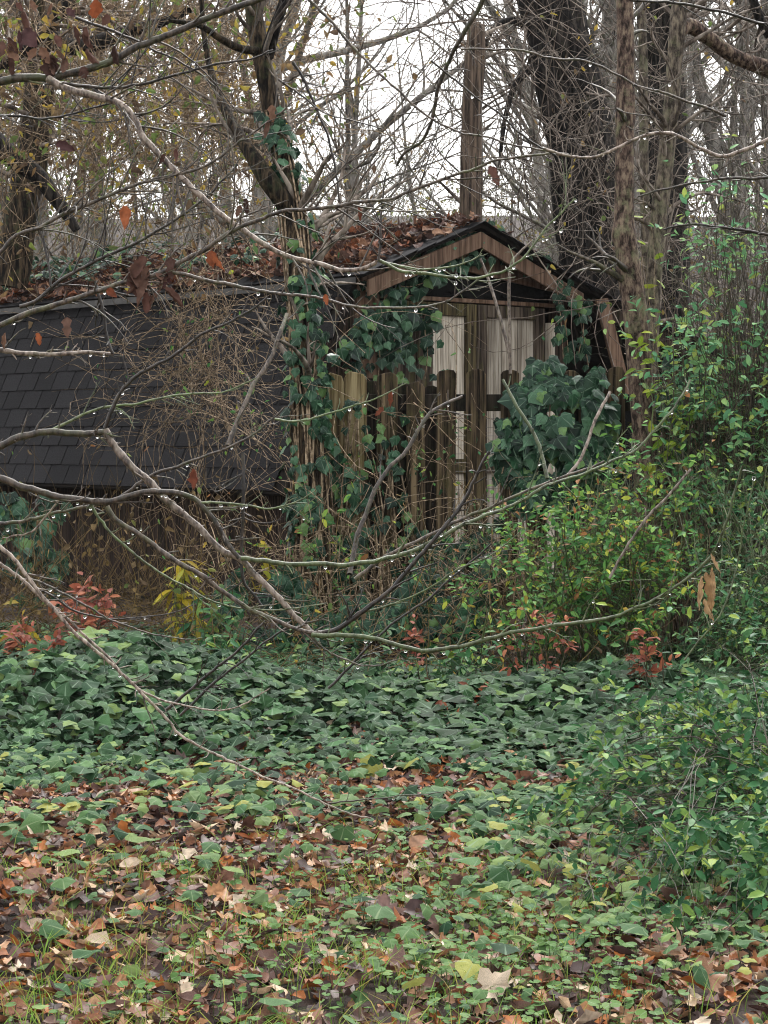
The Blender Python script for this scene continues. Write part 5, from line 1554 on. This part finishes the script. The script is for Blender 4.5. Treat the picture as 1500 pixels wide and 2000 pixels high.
def branch(label, pts, D, r0, r1, mat='twig', twigs=4, tl=(25, 90), drops=6, spur=1.0, seed=1, D1=None, name='drooping_branch', up=.3, leaves_=()):
    """pts in picture pixels; depth runs from D to D1; r0, r1 radii in pixels"""
    r = np.random.default_rng(seed)
    D1 = D if D1 is None else D1
    m = len(pts)
    dd = np.linspace(D, D1, m)
    A = np.array([np.append(at(p[0], p[1], d), rr * mpp(d)) for p, d, rr in zip(pts, dd, np.linspace(r0, r1, m))])
    n = max(18, m * 5)
    C = catmull(A, n)
    P, R = C[:, :3], np.maximum(C[:, 3], .0012)
    t = thing(name, label, 'branch', P[0])
    L_ = np.linalg.norm(P[-1] - P[0])
    # kinks at the nodes
    s_ = np.concatenate([[0], np.cumsum(np.linalg.norm(np.diff(P, axis=0), axis=1))])
    wob = np.stack([vnoise(np.column_stack([s_ * 6, np.full(n, seed * 1.7 + c * 9.1), 0 * s_])) - .5 for c in range(3)], 1)
    wb2 = np.stack([vnoise(np.column_stack([s_ * 22, np.full(n, seed * 2.3 + c * 5.1), 0 * s_])) - .5 for c in range(3)], 1)
    kw = .4 if mat == 'twig_pale' else 1.0
    P = P + wob * .022 * kw + wb2 * .006 * kw + r.normal(0, .0008, P.shape)
    R = R * (1 + .06 * r.normal(0, 1, n).clip(-1, 2.5))
    g = Geo()
    V, F, uv, ti = tubes(P[None], R[None], 9 if r0 > 4 else 7); g.add(V, F, uv, r.random())
    # short spurs and buds
    ns = int(spur * n * .45)
    if ns:
        i = r.integers(1, n - 1, ns)
        T = norm(np.gradient(P, axis=0))[i]
        d = norm(T * .7 + norm(np.cross(T, r.normal(0, 1, (ns, 3)))) + np.array([0, 0, .15]))
        C2 = wander(P[i], d, 4, r.uniform(.004, .02, ns), .15, None, r)
        V, F, uv, ti = tubes(C2, np.minimum(R[i] * .5, .0028)[:, None] * np.array([1, .9, .95, .5])[None], 4); g.add(V, F, uv, r.random(ns)[ti])
    g.obj('stem', M[mat], t)
    tops = [P]
    if seed <= 510: twigs, tl = twigs * 2, (tl[0] * 1.5, tl[1] * 1.8)
    for k in range(int(twigs * 1.7)):
        i = int(r.uniform(.12, .97) * (n - 1))
        T = norm(np.gradient(P, axis=0))[i]
        sd = norm(np.cross(T, np.array([0, 1.0, 0]) + r.normal(0, .5, 3))) * r.choice([-1, 1])
        d = norm(T * r.uniform(.5, 1.1) + sd * r.uniform(.5, 1) + np.array([0, 0, up]))
        ln = r.uniform(*tl) * mpp(dd.mean()) * 1.0
        C2 = wander(P[i][None], d[None], 9, ln / 8, .06, np.array([0, 0, r.choice([.05, -.03])]), r)[0]
        rr = min(R[i] * .55, .0045) * np.linspace(1, .35, 9)
        g = Geo(); V, F, uv, ti = tubes(C2[None], rr[None], 5); g.add(V, F, uv, r.random())
        kk = r.integers(2, 8, 3)
        d3 = norm(norm(C2[kk] - C2[kk - 1]) + norm(r.normal(0, 1, (3, 3))) * .7)
        C3 = wander(C2[kk], d3, 5, ln * r.uniform(.1, .3, 3) / 4, .1, None, r)
        V, F, uv, ti = tubes(C3, (rr[kk] * .7)[:, None] * np.linspace(1, .5, 5)[None], 4); g.add(V, F, uv, r.random())
        g.obj('twig', M[mat if mat != 'twig_pale' else 'twig'], t)
        tops.append(C2)
    if drops:
        g = Geo()
        for k in range(drops):
            q = tops[0] if r.random() < .75 else tops[r.integers(0, len(tops))]
            i = r.integers(2, len(q)); rad = r.uniform(.0035, .0065)
            lat = np.linspace(0, PI, 6); lon = np.arange(8) * PI / 4
            Vd = np.array([[math.sin(a) * math.cos(b), math.sin(a) * math.sin(b), math.cos(a) * 1.15] for a in lat for b in lon]) * rad
            rr = R[min(i, n - 1)] if q is tops[0] else .002
            Vd = Vd + q[i] - np.array([0, 0, rr + rad * .8])
            idx = np.arange(48).reshape(6, 8); nx = np.roll(idx, -1, 1)
            g.add(Vd, np.stack([idx[:-1], idx[1:], nx[1:], nx[:-1]], -1).reshape(-1, 4))
        o = g.obj('water_drops', M['drop'], t); o['kind'] = 'stuff'
    for k, (lx, ly, sz, mt, ang) in enumerate(leaves_):
        j = int(np.argmin([abs(p[0] - lx) + abs(p[1] - ly) for p in pts])); 
        add_leaf(t, lx, ly, dd[j] - .02, sz, mt, seed + k * 2, ang, seed * 7 + k)
    return t

B = branch
B('thickest bough at top left, rising to the upper edge beside the forked tree', [(-40, 166), (0, 160), (50, 150), (100, 151), (165, 135), (215, 118), (260, 95), (310, 75), (370, 50), (430, 25), (500, 0), (560, -25)], 7.6, 8.5, 5.5, 'twig', 5, (40, 140), 4, .6, 501,
  leaves_=[(random.uniform(0, 230), random.uniform(0, 135), random.uniform(26, 52), 'brown', random.uniform(-.8, .8)) for q_ in range(22)] + [(40, 60, 46, 'brown', .2), (70, 95, 40, 'brown', -.3), (20, 110, 44, 'brown', .1), (110, 70, 38, 'brown', .4), (185, 0, 40, 'rust', 0)])
B('long bough arching from the top left bough down across the shed roof to the gable', [(95, 152), (130, 172), (185, 187), (230, 202), (258, 228), (280, 270), (320, 310), (360, 350), (400, 390), (435, 420), (475, 447), (525, 482), (575, 505), (625, 515), (665, 527), (710, 525), (735, 512)], 7.55, 7.5, 4, 'twig_pale', 7, (40, 120), 8, .8, 502, 7.2)
B('green twig sweeping under the gable peak and up to the right', [(735, 512), (780, 532), (850, 542), (915, 540), (960, 532), (1000, 512), (1030, 490), (1060, 455), (1090, 420), (1120, 385)], 7.2, 3.4, 1.6, 'twig_green', 2, (30, 60), 10, .8, 503)
B('short green twig just above the gable sweep', [(735, 514), (810, 522), (880, 522), (920, 512), (942, 498)], 7.22, 2.6, 1.3, 'twig_green', 1, (30, 60), 3, .8, 504)
B('upright dark twig standing on the arching bough left of the gable', [(733, 512), (738, 470), (741, 430), (746, 390), (760, 340)], 7.2, 2.6, 1.4, 'twig_dark', 2, (30, 60), 0, .8, 505)
B('thin dark twig crossing the forked tree near the top', [(98, 160), (200, 173), (270, 165), (350, 145), (425, 125), (500, 113), (535, 98)], 7.9, 3.6, 1.6, 'twig_dark', 5, (40, 100), 2, .8, 506)
B('thin twig curving across the far left below the thick bough', [(-40, 222), (0, 225), (75, 233), (150, 216), (212, 200), (260, 178)], 7.8, 3, 1.3, 'twig_dark', 4, (40, 90), 2, .8, 507)
B('long mossy branch rising from the left edge to the pink leaves by the forked tree', [(-40, 505), (0, 490), (30, 465), (85, 445), (150, 410), (225, 375), (300, 352), (360, 340), (415, 318), (460, 285), (505, 250), (545, 220), (572, 198)], 7.4, 4.2, 1.8, 'twig', 8, (40, 130), 3, .8, 508,
  leaves_=[(345, 290, 34, 'brown', .2), (322, 300, 30, 'brown', -.5), (530, 205, 36, 'brown', .1), (525, 235, 40, 'brown', -.2), (110, 280, 40, 'brown', 1.2), (246, 402, 58, 'rust', .05)])
B('long dark branch rising from the roof\'s left end towards the forked tree', [(40, 600), (70, 590), (110, 550), (165, 520), (225, 490), (280, 465), (340, 430), (390, 395), (430, 360), (468, 322)], 7.9, 4.2, 1.8, 'twig_dark', 8, (40, 120), 2, .8, 509,
  leaves_=[(480, 388, 36, 'brown', .1), (470, 400, 30, 'brown', -.4), (410, 490, 34, 'rust', .2)])
B('stout mossy branch rising to the right along the shed roof', [(-40, 640), (0, 630), (40, 615), (100, 595), (165, 575), (240, 555), (320, 530), (380, 495), (440, 460), (500, 435), (565, 417), (650, 405), (715, 390), (750, 387), (810, 367), (875, 345), (935, 327), (985, 312), (1070, 300)], 7.0, 6, 2.2, 'twig', 9, (40, 130), 6, .8, 510, 6.8,
  leaves_=[(random.uniform(235, 345), random.uniform(500, 570), random.uniform(30, 55), 'brown', random.uniform(-1, 1)) for q_ in range(9)] + [(262, 515, 60, 'brown', .1), (290, 545, 64, 'brown', -.4), (250, 540, 50, 'brown', .5), (320, 560, 56, 'brown', .7), (285, 570, 44, 'brown', 0), (210, 565, 40, 'rust', 1.0), (418, 500, 38, 'rust', .6), (955, 325, 44, 'brown', .5), (700, 405, 30, 'rust', .1)])
B('brown twig sloping down from the dead leaf cluster to the shed header', [(335, 528), (425, 547), (500, 562), (550, 572), (625, 587), (685, 598), (750, 601), (820, 600), (865, 592), (890, 575), (932, 548)], 6.9, 4, 1.6, 'twig', 3, (30, 90), 6, .8, 511, leaves_=[(636, 575, 30, 'rust', .3)])
B('gnarled short branch at the left edge across the upper shingles', [(-40, 684), (0, 685), (50, 690), (110, 692), (165, 688), (222, 692)], 7.3, 6, 3, 'twig_pale', 3, (30, 70), 4, 1.2, 512, leaves_=[(130, 620, 44, 'brown', .1), (10, 650, 34, 'brown', 0), (72, 650, 26, 'rust', .2)])
B('dark twig dropping from the dead leaf cluster to the gnarled branch', [(190, 545), (200, 580), (207, 620), (212, 655), (220, 692)], 7.3, 3.4, 3, 'twig_dark', 3, (30, 80), 0, .8, 513)
B('dark straight branch slanting up across the shingles from the pale elbow', [(203, 838), (220, 795), (235, 765), (260, 740), (300, 712), (350, 685), (400, 655), (440, 635), (480, 610), (528, 578)], 7.0, 4.4, 2, 'twig_dark', 5, (30, 90), 1, .8, 514)
B('thick branch stub from the left edge ending at the pale elbow', [(-40, 885), (0, 870), (40, 852), (100, 843), (165, 843), (207, 838)], 7.0, 8, 6, 'twig', 3, (30, 70), 3, .8, 515)
B('stout pale limb bending down from the elbow to the lowest fork', [(203, 838), (225, 875), (260, 915), (295, 945), (320, 975), (360, 1005), (395, 1035), (435, 1075), (470, 1092), (500, 1125), (545, 1170), (580, 1210), (610, 1236)], 7.0, 7.5, 5.5, 'twig_pale', 3, (40, 110), 3, .8, 516, 6.9)
B('long grey limb entering left below the shingles, dipping to the pale limb', [(-40, 925), (0, 936), (60, 955), (120, 970), (170, 977), (215, 975), (270, 960), (320, 957), (370, 967), (395, 985), (430, 1030), (450, 1065), (472, 1092)], 6.9, 7.5, 4.5, 'twig', 5, (40, 120), 7, .8, 517, leaves_=[(380, 915, 46, 'rust', .1)])
B('thin green twig from the grey limb towards the fence\'s pale pickets', [(395, 985), (475, 982), (530, 992), (585, 982), (620, 960)], 6.9, 2.6, 1.2, 'twig_green', 2, (30, 80), 4, .8, 518)
B('long grey limb sagging from under the shingles to the lowest fork', [(212, 988), (230, 1015), (270, 1045), (310, 1075), (350, 1100), (390, 1122), (440, 1155), (480, 1185), (520, 1205), (560, 1221), (600, 1230), (625, 1232)], 6.8, 5.5, 4, 'twig', 4, (40, 110), 4, .8, 519)
B('dark branch rising from the lowest fork past the middle pickets', [(620, 1234), (665, 1225), (710, 1195), (750, 1165), (795, 1115), (845, 1065), (885, 1015), (912, 975), (925, 940), (955, 880)], 6.85, 5.5, 3, 'twig_dark', 5, (40, 110), 2, .8, 520)
B('longest green branch sweeping right from the lowest fork and up past the tan curled leaves', [(610, 1235), (650, 1241), (700, 1247), (750, 1253), (790, 1262), (845, 1271), (900, 1264), (960, 1252), (1030, 1235), (1100, 1220), (1180, 1207), (1230, 1190), (1290, 1162), (1340, 1125), (1385, 1085), (1405, 1045), (1425, 985), (1447, 905)], 6.8, 5, 2.4, 'twig_green', 7, (40, 120), 14, .8, 521, 6.4,
  leaves_=[(1388, 1082, 48, 'tan', .35), (1380, 1118, 90, 'tan', .12), (1370, 1125, 74, 'tan', -.12), (1376, 1170, 60, 'tan', .35), (1390, 1110, 70, 'tan', .05)])
B('purplish branch running level from the pale limb and rising right over the bright bush', [(470, 1092), (525, 1095), (600, 1100), (665, 1102), (720, 1100), (750, 1092), (800, 1077), (850, 1052), (900, 1030), (950, 1005), (1010, 980), (1070, 950), (1130, 930), (1190, 900), (1244, 872), (1284, 832), (1316, 796), (1340, 760), (1353, 738)], 6.9, 5, 2, 'twig_green', 6, (40, 120), 14, .8, 522, 7.4)
B('brown branch running parallel just under the level purplish one', [(690, 1130), (750, 1087), (815, 1055), (885, 1022), (950, 997), (1025, 964), (1100, 935), (1175, 900)], 7.5, 4.2, 2.4, 'twig', 3, (40, 90), 3, .8, 523)
B('short pale cut stick pointing up right of the ivy heap', [(1100, 940), (1130, 900), (1165, 820), (1193, 765)], 8.6, 3.2, 3, 'twig_pale', 0, (30, 60), 0, .3, 524, 8.8, name='cut_stick')
B('green stick curving up to the fence top left of the ivy heap', [(1068, 938), (1055, 880), (1040, 840), (1010, 790), (982, 742)], 8.6, 4, 3, 'twig_green', 0, (30, 60), 0, .3, 525, 8.8, name='cut_stick')
B('long brown branch slanting from the left edge down over the ivy to the fallen leaves', [(-40, 1030), (0, 1067), (30, 1095), (60, 1135), (100, 1180), (140, 1230), (175, 1260), (215, 1295), (250, 1327), (280, 1355), (330, 1405), (350, 1430), (390, 1457), (430, 1480), (475, 1500), (520, 1520), (565, 1535), (610, 1555), (645, 1572), (690, 1590), (722, 1596)], 6.9, 4.2, 1.6, 'twig_pale', 5, (40, 140), 4, .8, 526, 6.6)
B('second brown branch from the left edge, merging into the long slanting one', [(-40, 1070), (0, 1102), (50, 1140), (95, 1180), (130, 1205), (160, 1235), (210, 1280), (250, 1330), (300, 1362), (350, 1376), (400, 1383), (440, 1385), (480, 1375), (530, 1345)], 6.95, 3.8, 1.2, 'twig_pale', 4, (40, 120), 4, .8, 527)
B('thin dark arc over the red sprigs at the left', [(60, 1125), (115, 1155), (175, 1190), (215, 1215), (260, 1230), (310, 1240), (375, 1245), (400, 1240)], 6.9, 2.6, 1, 'twig', 2, (30, 80), 3, .8, 528)
B('thin dark arc crossing above the ivy edge at the left', [(50, 1140), (100, 1165), (150, 1195), (200, 1208), (260, 1207), (320, 1198), (380, 1180)], 7.0, 2.6, 1, 'twig_dark', 2, (30, 80), 3, .8, 529)
B('thin side twig lying right from the slanting branch tip', [(645, 1568), (700, 1562), (800, 1552), (872, 1546)], 6.6, 1.8, .9, 'twig', 1, (30, 60), 1, .8, 530)
B('thin green twig arcing from the grey limb down over the yellow weed', [(170, 980), (185, 1010), (220, 1045), (260, 1080), (310, 1115), (360, 1145), (400, 1170), (440, 1185), (500, 1195), (570, 1194), (640, 1180)], 6.9, 3, 1.2, 'twig_green', 3, (30, 90), 3, .8, 531)
B('slim branch at the left edge just under the grey limb', [(-40, 1030), (0, 1024), (50, 1015), (100, 1005), (150, 997), (195, 985)], 7.1, 4, 3, 'twig', 2, (30, 80), 3, .8, 532)
B('pale bent twig hanging under the slim left branch', [(118, 970), (95, 1002), (62, 1038), (20, 1047), (12, 1062)], 7.05, 2.4, 1.4, 'twig_pale', 1, (20, 40), 1, .8, 533)
B('dark branch rising from the ivy towards the lowest fork', [(320, 1385), (375, 1348), (425, 1303), (475, 1262), (520, 1215)], 8.4, 3.6, 2.2, 'twig_dark', 3, (40, 90), 1, .8, 534)
B('second dark branch rising from the ivy beside its twin', [(350, 1395), (410, 1340), (455, 1300), (500, 1265), (560, 1225)], 8.5, 3, 2, 'twig_dark', 3, (40, 90), 1, .8, 535)
B('brown crooked branch leaning against the middle pickets', [(680, 1120), (695, 1075), (715, 1015), (740, 945), (785, 885), (820, 835), (860, 795), (906, 773)], 8.8, 5.2, 3.2, 'twig', 3, (30, 80), 1, .6, 536, 9.2)
B('thin twig drooping right from the lowest fork over the ivy', [(610, 1237), (640, 1265), (680, 1285), (715, 1296), (750, 1300), (795, 1292)], 6.8, 2.4, 1.1, 'twig', 2, (30, 70), 2, .8, 537)
B('dark vertical twig hanging before the dry vines', [(474, 880), (475, 940), (473, 1000), (472, 1100), (480, 1140), (512, 1182)], 6.95, 3.6, 3, 'twig_dark', 4, (40, 100), 1, .8, 538)
B('long thin twig running from the top edge through the sky gap to the leaning trunk', [(590, -20), (645, 45), (690, 95), (720, 125), (750, 155), (795, 190), (850, 235), (900, 260), (945, 267), (1000, 285), (1060, 295), (1110, 300)], 7.8, 3, 1.6, 'twig', 5, (40, 110), 4, .8, 539, 7.4)
B('straight dark twig from the snag down to the leaning trunk', [(840, 115), (900, 170), (950, 210), (1000, 250), (1050, 285), (1085, 302)], 7.6, 2.2, 1.8, 'twig_dark', 3, (30, 80), 2, .8, 540)
B('thin twig crossing the leaning trunk high up towards the right', [(900, 95), (980, 95), (1030, 97), (1090, 112), (1150, 125), (1205, 145), (1255, 170), (1300, 185), (1350, 205), (1420, 230)], 7.9, 2, 2.6, 'twig', 4, (40, 90), 3, .8, 541)
B('pale branch waving in from the right edge across the slim tree', [(1540, 255), (1500, 272), (1460, 290), (1410, 305), (1370, 290), (1320, 265), (1270, 262), (1210, 285), (1160, 305), (1110, 303), (1060, 290)], 7.4, 4.4, 2.6, 'twig_pale', 4, (40, 100), 4, .8, 542)
B('thin mossy branch entering right above the tall shrub', [(1540, 345), (1500, 350), (1400, 355), (1302, 370), (1250, 385)], 7.9, 3.6, 1.6, 'twig', 3, (40, 90), 2, .8, 543)
B('curved dark branch entering right below the mossy one', [(1540, 470), (1465, 452), (1400, 445), (1340, 440), (1296, 447)], 8.0, 3.4, 1.8, 'twig_dark', 3, (40, 90), 2, .8, 544)
B('dark twig along the upper right edge against the sky', [(1230, 4), (1325, 10), (1400, 18), (1475, 40), (1540, 60)], 8.2, 2.4, 3.2, 'twig_dark', 4, (40, 90), 1, .8, 545)
B('dark vine curving down left of the broken snag', [(955, -30), (945, 0), (915, 55), (890, 95), (870, 135), (855, 180), (845, 240), (825, 275), (790, 300), (778, 325)], 11, 5, 2.6, 'twig', 6, (60, 160), 0, .6, 546, 11.5, up=-.3)
B('thin twig with a white tip in the upper left leaves', [(150, 30), (210, 60), (270, 85), (320, 110), (372, 137), (420, 170)], 7.9, 3, 1.6, 'twig_dark', 4, (40, 100), 1, .8, 547)
B('thin dark twig from the forked tree out into the sky gap', [(545, 150), (590, 185), (625, 215), (670, 232), (750, 250)], 8.2, 2.2, 1.2, 'twig_dark', 3, (30, 80), 1, .8, 548)
B('dark twig hanging from the forked tree beside the pale pair of trees', [(572, 120), (600, 165), (630, 240), (650, 300), (665, 395)], 8.6, 3, 2, 'twig_dark', 4, (30, 90), 0, .8, 549)
B('green twig arc before the pale pickets holding a red leaf', [(542, 815), (590, 820), (640, 808), (700, 788), (750, 768), (790, 745)], 6.9, 2.4, 1.2, 'twig_green', 2, (30, 60), 3, .8, 550, leaves_=[(765, 765, 34, 'rust', -.1), (748, 795, 24, 'rust', -.7)])
B('mossy branch slanting up over the shingles to the ivy clad tree', [(95, 840), (160, 815), (230, 790), (320, 775), (390, 770), (440, 765), (500, 740)], 7.2, 3, 1.4, 'twig_green', 4, (40, 90), 3, .8, 551)
B('long thin branch rising right across the lower shingles', [(230, 975), (300, 930), (370, 905), (430, 880), (480, 855), (530, 820), (560, 795)], 7.1, 3.6, 1.6, 'twig', 4, (40, 90), 3, .8, 552)
B('brown stick leaning on the ivy clad tree across the shingles', [(445, 870), (470, 810), (495, 760), (520, 710), (550, 650), (565, 615)], 9.6, 5, 3.6, 'twig', 3, (30, 70), 0, .5, 553, 10)
B('thin bare stem rising from the privet at the right edge', [(1340, 1290), (1380, 1230), (1420, 1160), (1445, 1050), (1470, 930)], 6.2, 2, 1.2, 'twig_green', 3, (30, 80), 2, .8, 554)
B('pale stick pointing up over the bright bush', [(1190, 1130), (1230, 1060), (1270, 1005), (1300, 975), (1350, 915)], 9.5, 3, 2.6, 'twig_pale', 1, (30, 60), 0, .5, 555, name='cut_stick')
B('dark branch rising left of the bright bush from the ivy', [(640, 1345), (700, 1280), (760, 1225), (840, 1170), (900, 1110), (960, 1060)], 9.0, 3, 1.8, 'twig_dark', 4, (40, 110), 1, .8, 556)
B('thin green arc under the bright bush before the fence foot', [(700, 1190), (760, 1180), (840, 1150), (900, 1110), (960, 1080), (1010, 1040)], 7.4, 2.2, 1.2, 'twig_green', 3, (30, 80), 3, .8, 557)

# ------------------------------------------------------------------ mist between the trees
V, F = box8((-88, -13, -1.2), (176, 0, 0), (0, 140, 0), (0, 0, 36))
hz = obj('haze', V, F, None, None, smooth=False, base=(0, 0, 0))
hm = bpy.data.materials.new('mist')
hm.use_nodes = True
nt = hm.node_tree
nt.nodes.clear()
ou = nt.nodes.new('ShaderNodeOutputMaterial')
pv = nt.nodes.new('ShaderNodeVolumePrincipled')
pv.inputs['Color'].default_value = (.92, .94, .96, 1)
pv.inputs['Density'].default_value = .0003
nt.links.new(pv.outputs[0], ou.inputs['Volume'])
hz.data.materials.append(hm)
tag(hz, 'pale damp mist between the far trees', 'mist', kind='stuff')
